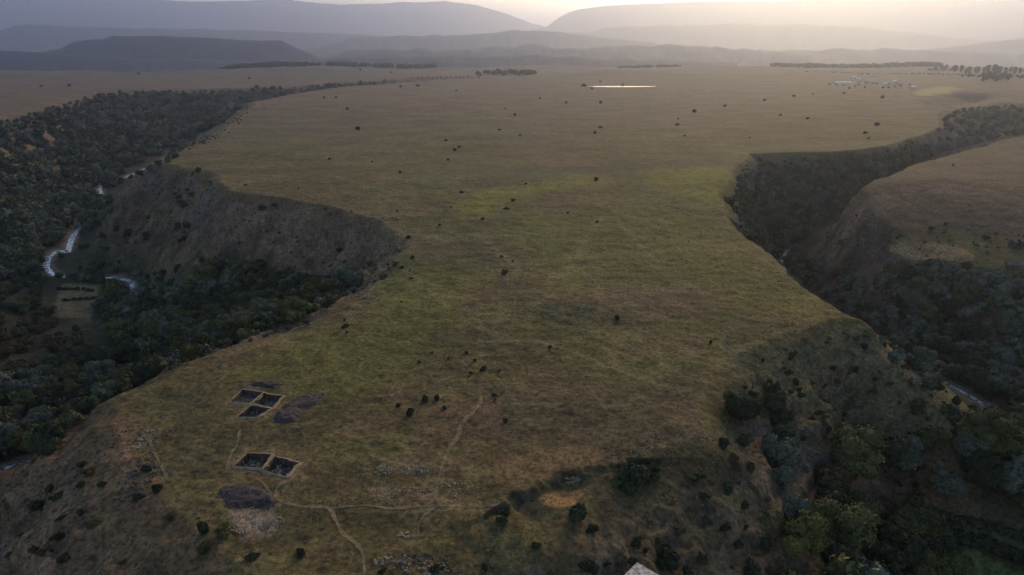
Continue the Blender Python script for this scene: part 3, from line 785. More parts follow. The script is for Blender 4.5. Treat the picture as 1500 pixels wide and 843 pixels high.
SPOIL_LABEL = {'back': 'low dark spoil heap behind the three-pit group', 'side': 'large dark stony spoil heap to the right of the three-pit group',
               'front': 'broad dark spoil heap in front of the pit pair'}
for ki, (k, pl) in enumerate(SPOILS.items()):
    q = [hit(*p)[:2] for p in pl]
    x0, y0 = np.min(q, 0) - 1; x1, y1 = np.max(q, 0) + 1
    st_ = 0.28; xs = np.arange(x0, x1, st_); ys = np.arange(y0, y1, st_)
    X, Y = np.meshgrid(xs, ys); X = X.ravel(); Y = Y.ravel()
    wxx = X + fbm(X, Y, 2.5, 4, 400 + ki, 0.7) * 1.6; wyy = Y + fbm(X, Y, 2.5, 4, 410 + ki, 0.7) * 1.6
    ins = inside(wxx, wyy, q); ds = np.where(ins, seg_dist(wxx, wyy, q), 0)
    Z = terrain(X, Y) - 0.12 + sstep(0, 1.6, ds) * (0.62 + 0.35 * fbm(X, Y, 2.6, 3, 420 + ki)) + ins * (0.1 + 0.12 * fbm(X, Y, 0.7, 2, 430 + ki))
    nx, ny = len(xs), len(ys); ii = np.arange(nx * ny).reshape(ny, nx)
    fq = np.stack([ii[:-1, :-1].ravel(), ii[:-1, 1:].ravel(), ii[1:, 1:].ravel(), ii[1:, :-1].ravel()], 1)
    fq = fq[ins[fq].any(1)]
    used, inv = np.unique(fq, return_inverse=True); fq = inv.reshape(fq.shape)
    o = link('spoil_heap', new_mesh('spoil_heap', np.stack([X, Y, Z], 1)[used], fq, M['spoil'], smooth=True))
    tag(o, SPOIL_LABEL[k], 'spoil heap', 'spoil heaps round the pits')

# ------------------------------------------------------------------ loose stones
pts, szs = [], []
dpts, dszs = [], []
for (px, py, rx, ry, n, s_, dark) in [
    (375, 768, 42, 18, 420, 0.30, 0), (350, 790, 20, 10, 80, 0.4, 0), (222, 660, 12, 40, 90, 0.5, 1), (215, 640, 16, 14, 50, 0.5, 0), (205, 705, 28, 28, 130, 0.8, 1),
    (600, 689, 36, 6, 70, 0.40, 0), (560, 690, 15, 8, 30, 0.4, 0), (595, 728, 48, 14, 200, 0.35, 0), (670, 716, 30, 12, 50, 0.35, 0), (450, 760, 60, 30, 100, 0.25, 0),
    (620, 824, 80, 14, 170, 0.5, 1), (600, 826, 60, 12, 120, 0.4, 0), (690, 800, 30, 20, 70, 0.4, 0), (592, 786, 14, 6, 20, 0.6, 0), (838, 704, 12, 6, 45, 0.45, 0), (770, 735, 30, 8, 70, 0.5, 1),
    (1010, 650, 70, 16, 200, 0.4, 1), (1040, 640, 30, 10, 50, 0.35, 0), (930, 665, 50, 8, 90, 0.4, 1), (120, 690, 90, 50, 260, 0.6, 1), (60, 720, 60, 40, 120, 0.6, 1),
    (1240, 340, 50, 45, 330, 0.9, 1), (1200, 395, 30, 30, 160, 0.8, 1), (570, 360, 34, 18, 220, 0.8, 0), (560, 405, 40, 22, 220, 0.7, 1), (530, 335, 50, 14, 180, 0.9, 1), (430, 300, 90, 12, 160, 0.9, 1),
    (540, 430, 20, 18, 110, 0.6, 0), (1120, 510, 50, 25, 150, 0.5, 1), (1190, 500, 60, 25, 150, 0.6, 1), (360, 165, 20, 16, 100, 1.4, 1), (1080, 340, 25, 40, 120, 0.8, 1),
    (1235, 345, 60, 55, 500, 0.6, 0), (1210, 370, 40, 40, 300, 0.8, 1), (700, 560, 330, 110, 420, 0.20, 0), (500, 700, 260, 90, 420, 0.18, 0), (900, 600, 150, 60, 160, 0.22, 0), (300, 640, 90, 80, 120, 0.22, 0), (280, 780, 60, 50, 140, 0.5, 1), (340, 640, 30, 10, 10, .3, 0),
]:
    # one ray finds the patch; the stones then lie about it on the ground itself
    c0 = hit(px, py); ex = hit(px + rx, py); ey = hit(px, py - ry)
    ax_ = abs(ex[0] - c0[0]); ay_ = min(abs(ey[1] - c0[1]), ax_ * 3 + 20)
    a = RNG.random(n) * 2 * np.pi; r = np.sqrt(RNG.random(n))
    X = c0[0] + ax_ * r * np.cos(a); Y = c0[1] + ay_ * r * np.sin(a)
    keep = fbm(X, Y, 5 + ax_ * 0.15, 3, 500) > (-0.12 if n > 60 else -1)
    X, Y = X[keep], Y[keep]; Z = terrain(X, Y)
    ok = ~np.any([seg_dist(X, Y, q) * inside(X, Y, q) > 0 for q in PITW.values()], axis=0)
    for x_, y_, z_ in zip(X[ok], Y[ok], Z[ok]):
        (dpts if dark else pts).append((x_, y_, z_ + 0.02)); (dszs if dark else szs).append(s_ * (0.5 if dark else 0.6) * RNG.uniform(0.4, 1.5) ** 1.3)
v, f = rocks(pts, szs, RNG); tag(link('loose_stones', new_mesh('loose_stones', v, f, M['stone'])), kind='stuff')
v, f = rocks(dpts, dszs, RNG); tag(link('dark_boulders', new_mesh('dark_boulders', v, f, M['darkstone'])), kind='stuff')

# ------------------------------------------------------------------ plants
def crown(R, lumps, leaves, leaf, seed, flat=0.85, hull=1, spread=0.62, tall=1.0):
    """foliage: solid lumps inside, leaf sprays all over them; returns triangles"""
    rg = np.random.default_rng(seed)
    cs, rs = [], []
    for i in range(lumps):
        a = rg.random() * 6.283; rr = math.sqrt(rg.random()) * R * spread
        h = (rg.random() ** 0.8 * 1.05 - 0.12) * R * flat * tall
        r = R * rg.uniform(0.30, 0.52) * (1 - 0.25 * h / (R * flat * tall + 1e-6) * (rr / R))
        cs.append((rr * math.cos(a), rr * math.sin(a), h)); rs.append(r)
    cs.append((0, 0, R * 0.35 * flat * tall)); rs.append(R * 0.62)
    cs = np.array(cs); rs = np.array(rs)
    V, F, o = [], [], 0
    hv, hf = (ICO1, ICO2)[hull - 1]
    for c_, r in zip(cs, rs):
        v = hv * r * (0.80 + 0.16 * rg.random((len(hv), 1))) * np.array([1, 1, 0.85 * (1 + 0.5 * (tall - 1))]) + c_
        V.append(v); F.append(hf + o); o += len(v)
    w = rs ** 2; k = rg.choice(len(rs), leaves * 2, p=w / w.sum())
    d_ = rg.normal(size=(leaves * 2, 3)); d_[:, 2] = d_[:, 2] * 0.8 + 0.35; d_ /= np.linalg.norm(d_, axis=1)[:, None]
    p = cs[k] + d_ * rs[k][:, None] * rg.uniform(0.82, 1.16, (leaves * 2, 1)) * np.array([1, 1, 0.85 * (1 + 0.5 * (tall - 1))])
    dist = np.linalg.norm(p[:, None] - cs[None], axis=2) / rs[None]
    ok = np.where(dist.min(1) > 0.74)[0][:leaves]
    p = p[ok]; d_ = d_[ok]; n = len(p)
    nrm = d_ + rg.normal(size=(n, 3)) * 0.55; nrm /= np.linalg.norm(nrm, axis=1)[:, None]
    t1 = np.cross(nrm, rg.normal(size=(n, 3))); t1 /= np.linalg.norm(t1, axis=1)[:, None]; t2 = np.cross(nrm, t1)
    s_ = (leaf * rg.uniform(0.6, 1.4, n))[:, None]
    q = np.stack([p - t1 * s_, p - t2 * s_ * 0.6, p + t1 * s_, p + t2 * s_ * 0.6], 1).reshape(-1, 3)
    b = o + 4 * np.arange(n)
    V.append(q); F.append(np.stack([b, b + 1, b + 2], 1)); F.append(np.stack([b, b + 2, b + 3], 1))
    return np.concatenate(V), np.concatenate(F)

def limb(p0, p1, r0, r1, n=7):
    p0, p1 = np.array(p0, float), np.array(p1, float); d_ = p1 - p0; d_ /= np.linalg.norm(d_)
    a = np.cross(d_, (0.3, 0.9, 0.1)); a /= np.linalg.norm(a); b = np.cross(d_, a)
    V = []
    for p, r in ((p0, r0), (p1, r1)):
        for i in range(n):
            t = 2 * math.pi * i / n; V.append(tuple(p + a * r * math.cos(t) + b * r * math.sin(t)))
    F = [(i, (i + 1) % n, n + (i + 1) % n, n + i) for i in range(n)] + [tuple(range(2 * n - 1, n - 1, -1))]
    return V, F
def trunk_parts(Ht, R, seed):
    rg = random.Random(seed); parts = [limb((0, 0, -1.5), (0.15, 0.1, Ht * 0.55), 0.34, 0.24), limb((0.15, 0.1, Ht * 0.55), (0.3, 0.0, Ht + R * 0.3), 0.24, 0.1)]
    for i in range(4):
        a = i * 1.6 + rg.random(); h = Ht * rg.uniform(0.5, 0.95)
        parts.append(limb((0.15, 0.08, h), (math.cos(a) * R * 0.55, math.sin(a) * R * 0.55, h + R * 0.45), 0.14, 0.05, 5))
    return join(parts)

# horizon map of the ground sheet, to know what is in view
tanv = (gz.reshape(nr, nc) - H) / np.maximum(GY, 1.0)
cmx = np.maximum.accumulate(np.where(GY > 30, tanv, -9), axis=0)
def in_view(x, y, z):
    j = np.clip(np.searchsorted(ss, x / (np.maximum(y, 50) + 42)), 1, nc - 2); i = np.clip(np.searchsorted(dd, y), 3, nr - 1)
    return (z - H) / np.maximum(y, 1.0) >= cmx[i - 2, j] - 1e-4

FOREST = [  # (polygon on the photograph, density, min radius, max radius, leaf kinds)
    ([(-80, 190), (0, 166), (60, 152), (120, 136), (300, 131), (400, 129), (500, 122), (575, 118), (560, 124), (430, 139), (385, 148), (350, 160), (330, 180), (290, 200), (240, 225),
      (185, 250), (170, 265), (150, 300), (130, 330), (100, 350), (60, 370), (62, 405), (0, 410), (-80, 410)], 1.0, 3.4, 6.2, 'DDDGGO'),
    ([(-80, 405), (65, 408), (80, 430), (78, 470), (150, 500), (160, 540), (60, 560), (0, 600), (-80, 600)], 0.55, 2.2, 4.2, 'DDDOR'),
    ([(150, 432), (210, 425), (300, 425), (310, 388), (370, 388), (410, 405), (500, 415), (530, 430), (520, 450), (480, 495), (300, 545), (190, 590), (60, 670), (-80, 720), (-80, 590), (60, 560),
      (160, 530), (170, 500), (150, 470), (145, 445)], 1.0, 3.6, 6.2, 'DDGGOOD'),
    ([(150, 405), (205, 395), (215, 420), (150, 436)], 0.5, 2.2, 3.6, 'DG'),
    ([(82, 400), (150, 412), (150, 418), (84, 412)], 0.9, 2.0, 3.0, 'DO'),
    ([(104, 290), (140, 284), (172, 300), (150, 330), (112, 346), (98, 340)], 0.95, 3.0, 4.6, 'DGGD'),
    ([(104, 392), (160, 392), (158, 416), (104, 414)], 0.75, 2.4, 3.6, 'DDO'),
    ([(110, 280), (250, 245), (330, 262), (300, 330), (220, 400), (110, 400)], 0.13, 1.2, 3.0, 'DDG'),
    ([(262, 262), (285, 262), (280, 330), (262, 380), (245, 380), (258, 320)], 0.75, 1.6, 3.2, 'DD'),
    ([(215, 385), (305, 380), (305, 430), (215, 425)], 0.25, 1.8, 3.2, 'DDO'),
    ([(300, 280), (420, 290), (540, 322), (607, 362), (560, 425), (400, 400), (300, 385)], 0.09, 1.0, 2.4, 'DDO'),
    ([(360, 140), (376, 152), (340, 195), (250, 235), (240, 225), (320, 190)], 0.35, 1.6, 3.2, 'DR'),
    ([(1060, 228), (1100, 224), (1290, 214), (1376, 186), (1372, 166), (1390, 148), (1500, 150), (1560, 150), (1560, 185), (1500, 199), (1440, 213), (1340, 240), (1285, 265), (1230, 300),
      (1200, 330), (1165, 360), (1160, 395), (1100, 362), (1062, 325), (1056, 288)], 0.9, 2.8, 4.8, 'DDGGDO'),
    ([(1150, 395), (1165, 372), (1215, 392), (1290, 425), (1300, 445), (1340, 470), (1360, 530), (1385, 562), (1270, 478)], 0.9, 2.6, 4.4, 'DGGGD'),
    ([(1278, 478), (1312, 496), (1400, 590), (1412, 640), (1386, 646), (1345, 580), (1290, 510)], 0.7, 1.8, 3.0, 'DGGD'),
    ([(1215, 392), (1240, 340), (1300, 345), (1320, 380), (1300, 425)], 0.10, 1.2, 2.4, 'DD'),
    ([(1290, 425), (1330, 392), (1425, 390), (1440, 372), (1560, 370), (1560, 650), (1470, 590), (1420, 568), (1370, 545), (1330, 470)], 1.0, 3.8, 6.2, 'DGGGGOD'),
    ([(1330, 340), (1560, 345), (1560, 372), (1430, 372), (1310, 348)], 0.35, 1.8, 3.2, 'DDO'),
    ([(1425, 650), (1470, 636), (1490, 600), (1560, 640), (1560, 745), (1420, 740), (1330, 715), (1240, 715), (1200, 690), (1165, 730), (1130, 700), (1128, 655), (1190, 650), (1330, 645), (1400, 655)], 1.0, 4.2, 6.8, 'DGOGODO'),
    ([(1150, 760), (1240, 745), (1340, 755), (1395, 800), (1410, 843), (1410, 920), (1120, 920), (1125, 830)], 1.0, 4.0, 6.8, 'DOGOD'),
    ([(1330, 720), (1390, 725), (1420, 745), (1500, 760), (1500, 770), (1400, 762), (1335, 748)], 0.4, 2.0, 3.4, 'DO'),
    ([(1060, 540), (1180, 490), (1260, 490), (1330, 560), (1370, 600), (1340, 640), (1190, 650), (1130, 640), (1060, 610)], 0.14, 1.2, 2.6, 'DDG'),
    ([(1100, 560), (1150, 560), (1150, 650), (1100, 655), (1060, 620), (1065, 590)], 0.45, 1.8, 3.4, 'DDO'),
    ([(1380, 145), (1420, 138), (1430, 150), (1390, 152)], 0.9, 2.6, 4.0, 'DD'),
]
KIND = {'D': 'dark', 'G': 'grey', 'O': 'olive', 'Y': 'yellow', 'R': 'rust'}
cands = []
def lattice(x0, x1, y0, y1, sp, rg):
    xs = np.arange(x0, x1, sp); ys = np.arange(y0, y1, sp)
    X, Y = np.meshgrid(xs, ys); X = X.ravel() + rg.uniform(-.5, .5, X.size) * sp; Y = Y.ravel() + rg.uniform(-.5, .5, Y.size) * sp
    return X, Y
for (x0, x1, y0, y1, sp, mul_) in [(-420, 460, 30, 300, 5.6, 1.0), (-620, 620, 300, 620, 6.2, 1.05), (90, 520, 300, 620, 5.0, 0.9), (-1000, 1300, 620, 1750, 10.5, 1.45)]:
    X, Y = lattice(x0, x1, y0, y1, sp, RNG)
    Z, F_, DM, _, IM, IL, IR, _ = terrain(X, Y, True)
    PX, PY, ZC = project(X, Y, Z)
    frame = (Y > 60) & (PX > -70) & (PX < 1570) & (PY < 930)
    vis = in_view(X, Y, Z + 9)
    kinds = np.full(len(X), '', object); Rr = np.zeros(len(X))
    u = RNG.random(len(X)); clump = 0.5 + 0.5 * fbm(X, Y, 26, 3, 600)
    for poly, dens, r0, r1, kk in FOREST:
        ins = frame & vis & inside(PX, PY, poly) & (kinds == '') & ((F_ > 0.09) | (DM < 0) | (dens < 0.5))
        if dens < 0.3: pick = ins & (u * 1.15 < dens * np.clip(clump * 3.2 - 0.6, 0, 3))
        else: pick = ins & (u < dens)
        idxs = np.where(pick)[0]
        kinds[idxs] = [kk[int(h_ * len(kk)) % len(kk)] for h_ in np.clip(0.5 + 0.9 * fbm(X[idxs], Y[idxs], 18, 2, 610) + RNG.normal(0, .22, len(idxs)), 0, .999)]
        Rr[idxs] = (r0 + (r1 - r0) * RNG.random(len(idxs)) ** 1.4) * np.clip(0.45 + F_[idxs] * 1.6, 0.45, 1)
    hid = (~(frame & vis)) & (F_ > 0.38) & (u < 0.8) & (np.abs(X) < 0.95 * Y + 160)
    kinds[hid] = 'D'; Rr[hid] = RNG.uniform(3, 5, hid.sum())
    wet = np.min([seg_dist(X, Y, l_, False) - w_ for l_, w_ in RIVERS_W], axis=0) < 0.6 + Rr * 0.15
    for x_, y_, z_, k_, r_ in zip(*[a[(kinds != '') & ~wet] for a in (X, Y, Z, kinds, Rr)]):
        cands.append((x_, y_, z_, KIND[k_], r_ * (1.0 if y0 < 600 else mul_ * 0.85)))
# trees that stand out by their colour, at the foot of the nose on the right
SPECIAL = [(1178, 800, 'yellow', 4.6), (1200, 775, 'yellow', 4.2), (1160, 815, 'yellow', 3.2), (1232, 800, 'olive', 6.5), (1255, 775, 'olive', 5.4), (1212, 720, 'rust', 4.4), (1210, 700, 'yellow', 2.0),
           (1355, 712, 'rust', 3.6), (1085, 618, 'dark', 4.4), (1078, 604, 'olive', 3.4), (1138, 628, 'dark', 3.6), (1135, 600, 'dark', 3.0), (1128, 575, 'dark', 2.8),
           (1388, 730, 'grey', 4.6), (1275, 690, 'dark', 8.0), (1245, 690, 'olive', 7.0), (1320, 690, 'grey', 6.0)]
sp_xy = []
for px, py, k_, r_ in SPECIAL:
    x_, y_, z_ = hit(px, py); sp_xy.append((x_, y_, r_)); 
cands = [c_ for c_ in cands if all((c_[0] - a) ** 2 + (c_[1] - b) ** 2 > (r * 0.85 + c_[4] * 0.5) ** 2 for a, b, r in sp_xy)]
for (px, py, k_, r_), (x_, y_, _) in zip(SPECIAL, sp_xy): cands.append((x_, y_, float(terrain(np.array([x_]), np.array([y_]))[0]), k_, r_))

for px, py, r_ in [(142, 298, 3.4), (134, 306, 3.2), (125, 316, 3.6), (119, 326, 3.4), (114, 336, 3.2), (92, 378, 2.6), (110, 410, 2.8), (122, 412, 3.0), (136, 411, 3.2), (148, 412, 3.4), (206, 440, 3.8),
                   (212, 448, 3.4), (168, 275, 2.6), (178, 268, 3.0), (192, 262, 3.0), (205, 258, 3.0), (218, 250, 3.0), (232, 244, 3.2), (246, 238, 3), (258, 232, 3), (86, 408, 2.6), (54, 384, 3.2), (58, 398, 3.0),
                   (1424, 600, 1.8)]:
    x_, y_, z_ = hit(px, py); cands.append((x_, y_, z_, 'dark' if (px + py) % 3 else 'grey', r_))
# woods and rows of trees far out on the plain
FARTREES = []
def far_row(px0, px1, py, n, r, kind='dark', wob=1.0, tall=1.0):
    for i in range(n):
        FARTREES.append((px0 + (px1 - px0) * (i + RNG.uniform(-.3, .3)) / max(n - 1, 1), py + RNG.uniform(-wob, wob), kind, r * RNG.uniform(0.75, 1.25), tall))
far_row(700, 782, 110, 20, 7.5, wob=1.6); far_row(718, 782, 108, 12, 8, wob=1)
far_row(1360, 1396, 104, 9, 5.5, wob=0.8, tall=2.1); far_row(1400, 1500, 108, 16, 6.5, wob=2.5, tall=1.4); far_row(1440, 1475, 118, 10, 6, wob=2.0, tall=1.3); far_row(1410, 1540, 114, 16, 6, wob=3)
far_row(118, 134, 101, 4, 5.5, wob=.6, tall=1.5); far_row(155, 170, 100, 3, 4, wob=.6); far_row(40, 60, 102, 3, 4, wob=.6)
far_row(600, 700, 115, 16, 2.4, wob=0.8); far_row(1215, 1330, 127, 14, 2.6, wob=4)
for px, py, k_, r_, tall in FARTREES:
    x_, y_, z_ = hit(px, py); cands.append((x_, y_, z_, 'dark' if tall < 1.2 else 'tall', r_))
BELT = []
def belt(line, n, r, wob):
    for i in range(n):
        t = RNG.random() * (len(line) - 1); a = int(t); t -= a
        px = line[a][0] * (1 - t) + line[a + 1][0] * t; py = line[a][1] * (1 - t) + line[a + 1][1] * t + RNG.uniform(-wob, wob)
        x_, y_ = at(px, max(py, 98.0 + RNG.uniform(0, 1.5)), 0); BELT.append((x_, y_, float(terrain(np.array([x_]), np.array([y_]))[0]) , 'dark', 0.72 * r * RNG.uniform(.7, 1.3)))
belt([(-60, 84), (0, 85), (60, 88), (150, 93), (230, 96), (300, 98), (380, 95), (470, 93)], 620, 11, 1.6)
belt([(200, 90), (330, 92), (450, 90)], 260, 12, 1.5)
belt([(905, 97), (1000, 97)], 90, 8, .7); belt([(1130, 88), (1200, 88), (1290, 90), (1380, 91)], 300, 12, .7)
belt([(480, 84), (560, 82), (640, 83)], 150, 13, 1.4); belt([(1180, 108), (1420, 110)], 120, 3.0, .6)

# lone bushes on the open grass, surveyed one by one: x, y on the photograph, width in its pixels, leaf kind
BUSHES = [(524, 191, 8, 'dark'), (752, 295, 7, 'dark'), (742, 307, 8, 'dark'), (873, 265, 9, 'dark'), (875, 326, 6, 'dark'), (832, 313, 5, 'dark'), (676, 283, 6, 'dark'),
          (707, 322, 6, 'dark'), (586, 254, 6, 'dark'), (644, 331, 5, 'rust'), (708, 543, 13, 'dark'), (683, 518, 7, 'dark'), (696, 529, 8, 'dark'), (690, 547, 6, 'dark'), (687, 553, 4, 'dark'),
          (732, 544, 5, 'olive'), (583, 596, 8, 'dark'), (601, 606, 15, 'dark'), (623, 588, 12, 'dark'), (640, 586, 12, 'dark'), (651, 599, 9, 'dark'), (724, 580, 6, 'dark'), (725, 587, 5, 'rust'),
          (741, 618, 9, 'rust'), (904, 468, 10, 'dark'), (1041, 503, 7, 'dark'), (739, 402, 10, 'rust'), (735, 377, 5, 'rust'), (751, 384, 4, 'rust'), (506, 480, 10, 'dark'), (508, 488, 5, 'dark'),
          (602, 409, 5, 'dark'), (806, 509, 6, 'dark'), (614, 532, 6, 'dark'), (633, 518, 5, 'olive'), (657, 527, 5, 'olive'), (1017, 165, 8, 'dark'), (992, 184, 7, 'dark'), (1003, 200, 5, 'dark'), (993, 175, 4, 'dark'),
          (1143, 170, 7, 'dark'), (1120, 148, 6, 'dark'), (1163, 142, 5, 'dark'), (1191, 139, 4, 'dark'), (1236, 138, 4, 'dark'), (1292, 144, 7, 'dark'), (1285, 184, 10, 'dark'), (1268, 196, 7, 'dark'),
          (1062, 157, 5, 'dark'), (1183, 175, 5, 'rust'), (1098, 203, 4, 'rust'), (1272, 204, 4, 'rust'), (880, 152, 7, 'dark'), (829, 152, 5, 'dark'), (754, 170, 6, 'dark'), (653, 207, 5, 'dark'), (666, 221, 6, 'dark'),
          (673, 217, 5, 'dark'), (656, 235, 5, 'dark'), (871, 196, 6, 'dark'), (880, 188, 5, 'dark'), (762, 199, 4, 'dark'), (732, 191, 5, 'dark'), (791, 145, 4, 'rust'), (545, 238, 4, 'rust'), (483, 234, 5, 'rust'),
          (587, 128, 6, 'dark'), (612, 127, 5, 'dark'), (668, 134, 4, 'dark'), (509, 161, 5, 'dark'), (475, 144, 4, 'rust'), (492, 144, 4, 'rust'), (855, 127, 6, 'dark'), (867, 131, 6, 'dark'), (912, 126, 5, 'dark'),
          (879, 121, 4, 'dark'), (365, 116, 5, 'dark'), (203, 109, 4, 'dark'), (61, 127, 5, 'dark'), (102, 127, 6, 'dark'), (528, 104, 5, 'dark'), (573, 107, 4, 'dark'), (770, 270, 5, 'olive'), (582, 310, 4, 'dark'),
          (515, 310, 4, 'dark'), (437, 277, 4, 'rust'), (1396, 243, 5, 'rust'), (660, 304, 4, 'rust'), (740, 160, 3, 'rust'), (598, 350, 8, 'dark'), (604, 379, 8, 'dark'), (588, 394, 8, 'dark'), (291, 252, 9, 'dark'),
          (1208, 438, 5, 'dark'), (588, 443, 4, 'rust'), (505, 470, 6, 'dark'), (628, 452, 3, 'rust'),
          (928, 712, 50, 'dark'), (905, 708, 22, 'olive'), (956, 704, 20, 'dark'), (845, 760, 36, 'dark'), (867, 778, 20, 'dark'), (975, 822, 44, 'dark'), (326, 782, 34, 'olive'), (298, 778, 30, 'dark'), (300, 806, 34, 'dark'),
          (862, 835, 26, 'dark'), (735, 765, 18, 'dark'), (742, 755, 14, 'dark'), (1010, 700, 16, 'olive'), (960, 690, 12, 'dark'), (1060, 655, 20, 'dark'), (1085, 650, 18, 'dark'), (995, 780, 20, 'olive'), (1120, 800, 26, 'dark'),
          (1100, 838, 30, 'dark'), (215, 690, 20, 'dark'), (232, 720, 24, 'dark'), (205, 730, 22, 'dark'), (120, 685, 20, 'dark'), (150, 712, 16, 'dark'), (60, 745, 26, 'dark'), (90, 760, 18, 'dark'), (385, 740, 9, 'dark'),
          (250, 760, 22, 'dark'), (560, 838, 18, 'dark'), (640, 836, 22, 'dark'), (440, 812, 24, 'dark'), (370, 818, 22, 'dark'), (1385, 330, 8, 'dark'), (1365, 336, 9, 'dark'), (1445, 350, 9, 'dark'), (385, 308, 11, 'dark'), (402, 302, 9, 'dark'),
          (360, 272, 5, 'dark'), (172, 338, 12, 'dark'), (190, 345, 15, 'dark'), (148, 388, 14, 'dark'), (175, 385, 6, 'dark'), (157, 366, 9, 'dark'), (214, 352, 9, 'dark')]
bush = []
for px, py, w_, k_ in BUSHES:
    if py > 675 and (px < 480 or 540 < px < 700): w_ *= 0.7
    x_, y_, z_ = hit(px, py); zc = float(project(x_, y_, z_)[2]); bush.append([x_, y_, z_, k_, 0.5 * w_ * zc / FPX, px, py, True])
trees = []
for x_, y_, z_, k_, r_ in cands:
    if r_ < 2.0: bush.append([x_, y_, z_, k_, r_, 0, 0, False])
    else: trees.append((x_, y_, z_, k_, r_))
# small scrub over the slopes
n = 17000
X = RNG.uniform(-420, 460, n); Y = RNG.uniform(70, 620, n)
Z, F_, *_r = terrain(X, Y, True); PX, PY, ZC = project(X, Y, Z)
ok = (F_ > 0.03) & (F_ < 0.9) & (fbm(X, Y, 22, 3, 640) > -0.12) & (PX > -60) & (PX < 1560) & (PY < 900) & in_view(X, Y, Z + 2)
for x_, y_, z_ in zip(X[ok], Y[ok], Z[ok]):
    bush.append([x_, y_, z_, random.choice(['dark', 'dark', 'olive', 'rust']), random.uniform(0.4, 1.3), 0, 0, False])

def rank(lst):
    a = np.array([[c_[0], c_[1], c_[2], c_[4]] for c_ in lst])
    PX, PY, ZC = project(a[:, 0], a[:, 1], a[:, 2] + a[:, 3])
    size = a[:, 3] / ZC
    ok = (a[:, 1] > 60) & (PX > 4) & (PX < 1496) & (PY > 2) & (PY < 838) & in_view(a[:, 0], a[:, 1], a[:, 2] + a[:, 3] * 1.2)
    return np.where(ok, size, 0), PX, PY

HI = {}; 
for k_ in LEAF:
    for v_ in range(3):
        v, f = crown(5.0, 9 + 2 * v_, 2600, 0.34, 40 + v_ * 7 + list(LEAF).index(k_) * 31, hull=2)
        HI[k_, v_] = new_mesh('crown', v, f, LEAF[k_])
v, f = crown(5.0, 14, 1500, 0.5, 777, hull=1, tall=2.3); HI['tall', 0] = new_mesh('crown', v, f, LEAF['dark'])
TR = []
for v_ in range(3):
    v, f = trunk_parts(3.2, 5.0, v_); TR.append(new_mesh('trunk', v, f, M['trunk']))
BH = {}
for k_ in LEAF:
    for v_ in range(2):
        v, f = crown(1.0, 6 + 2 * v_, 800, 0.12, 900 + v_ * 7 + list(LEAF).index(k_) * 31, hull=2, flat=0.55 + 0.2 * v_, spread=0.85); BH[k_, v_] = new_mesh('bush_foliage', v, f, LEAF[k_])
stv, stf = join([limb((0, 0, -0.5), (0.1, 0.1, 0.45), 0.09, 0.05, 5), limb((0, 0, -0.2), (0.35, -0.1, 0.5), 0.05, 0.03, 5), limb((0, 0, -0.2), (-0.3, 0.2, 0.5), 0.05, 0.03, 5)])
STEM = new_mesh('stem', stv, stf, M['trunk'])

COLW = {'dark': 'dark green', 'grey': 'grey-green', 'olive': 'olive green', 'yellow': 'yellow-green', 'rust': 'rusty brown', 'tall': 'tall dark'}
def place_word(px, py):
    if py < 125: return 'on the far plain beyond the plateau' if px < 1150 else 'by the distant village on the right'
    if px > 1120:
        if py < 345: return 'in the upper right gorge'
        if py < 560: return 'on the bank above the right river'
        if py < 640: return 'beside the river bend on the right'
        if py < 745: return 'in the wood below the right river'
        return 'by the lower right field' if px > 1300 else 'at the lower right slope foot'
    if px > 620: return 'on the right flank of the nose' if py > 420 else 'in the upper right gorge'
    if py < 270: return 'on the wall of the left gorge'
    if py < 420: return 'on the slope by the left river' if px < 250 else 'under the left cliff bay'
    if px < 160 and py < 560: return 'on the dark spur, left edge'
    return 'between left river and plateau edge' if px > 300 else ('in wood below the small brown field' if py < 560 else 'in the wood near the left track')
def size_word(s, words): return words[0] if s > 0.026 else (words[1] if s > 0.0165 else words[2])

tsz, tpx, tpy = rank(trees)
order = np.argsort(-tsz)
forced = set(i for i, t in enumerate(trees) if t[3] in ('yellow', 'tall') or (t[3] == 'rust' and tsz[i] > 0.012))
chosen = [i for i in order if tsz[i] > 0 and i in forced][:40]
chosen += [i for i in order if tsz[i] > 0 and i not in set(chosen)][:300 - len(chosen)]
cset = set(int(i) for i in chosen)
ORD = ['leftmost', 'second', 'third', 'fourth', 'fifth', 'sixth', 'seventh', 'eighth', 'ninth', 'tenth', 'eleventh', 'twelfth']
def single_out(lst):
    sets = {}
    for o_, x_ in lst: sets.setdefault(o_['label'], []).append((float(x_), o_))
    for lab, m_ in sets.items():
        if 1 < len(m_) <= 13:
            m_.sort(key=lambda a: a[0])
            plural = lab.replace(' tree ', ' trees ', 1).replace(' bush ', ' bushes ', 1)
            for k, (_, o_) in enumerate(m_):
                w_ = 'leftmost' if k == 0 else ('rightmost' if k == len(m_) - 1 else ORD[k] + ' from left')
                o_['label'] = f"{w_} of the {plural}"
TREEOBJ = []
for i in cset:
    x_, y_, z_, k_, r_ = trees[i]
    s_ = r_ / 5.0
    root = empty('valley_tree', (x_, y_, z_ - 0.3), random.uniform(0, 6.28), s_)
    lift = 2.6 if k_ != 'tall' else 3.0
    c_ = link('crown', HI[k_, random.randrange(3)] if k_ != 'tall' else HI['tall', 0], root); c_.location = (0, 0, lift)
    link('trunk', TR[random.randrange(3)], root)
    pw = place_word(tpx[i], tpy[i])
    TREEOBJ.append((i, root))
    tag(root, f"{size_word(tsz[i], ('large', 'middling', 'small'))} {COLW[k_]} tree {pw}", 'tree', f"{COLW[k_]} trees {pw}")

single_out([(o_, tpx[i_]) for i_, o_ in TREEOBJ])
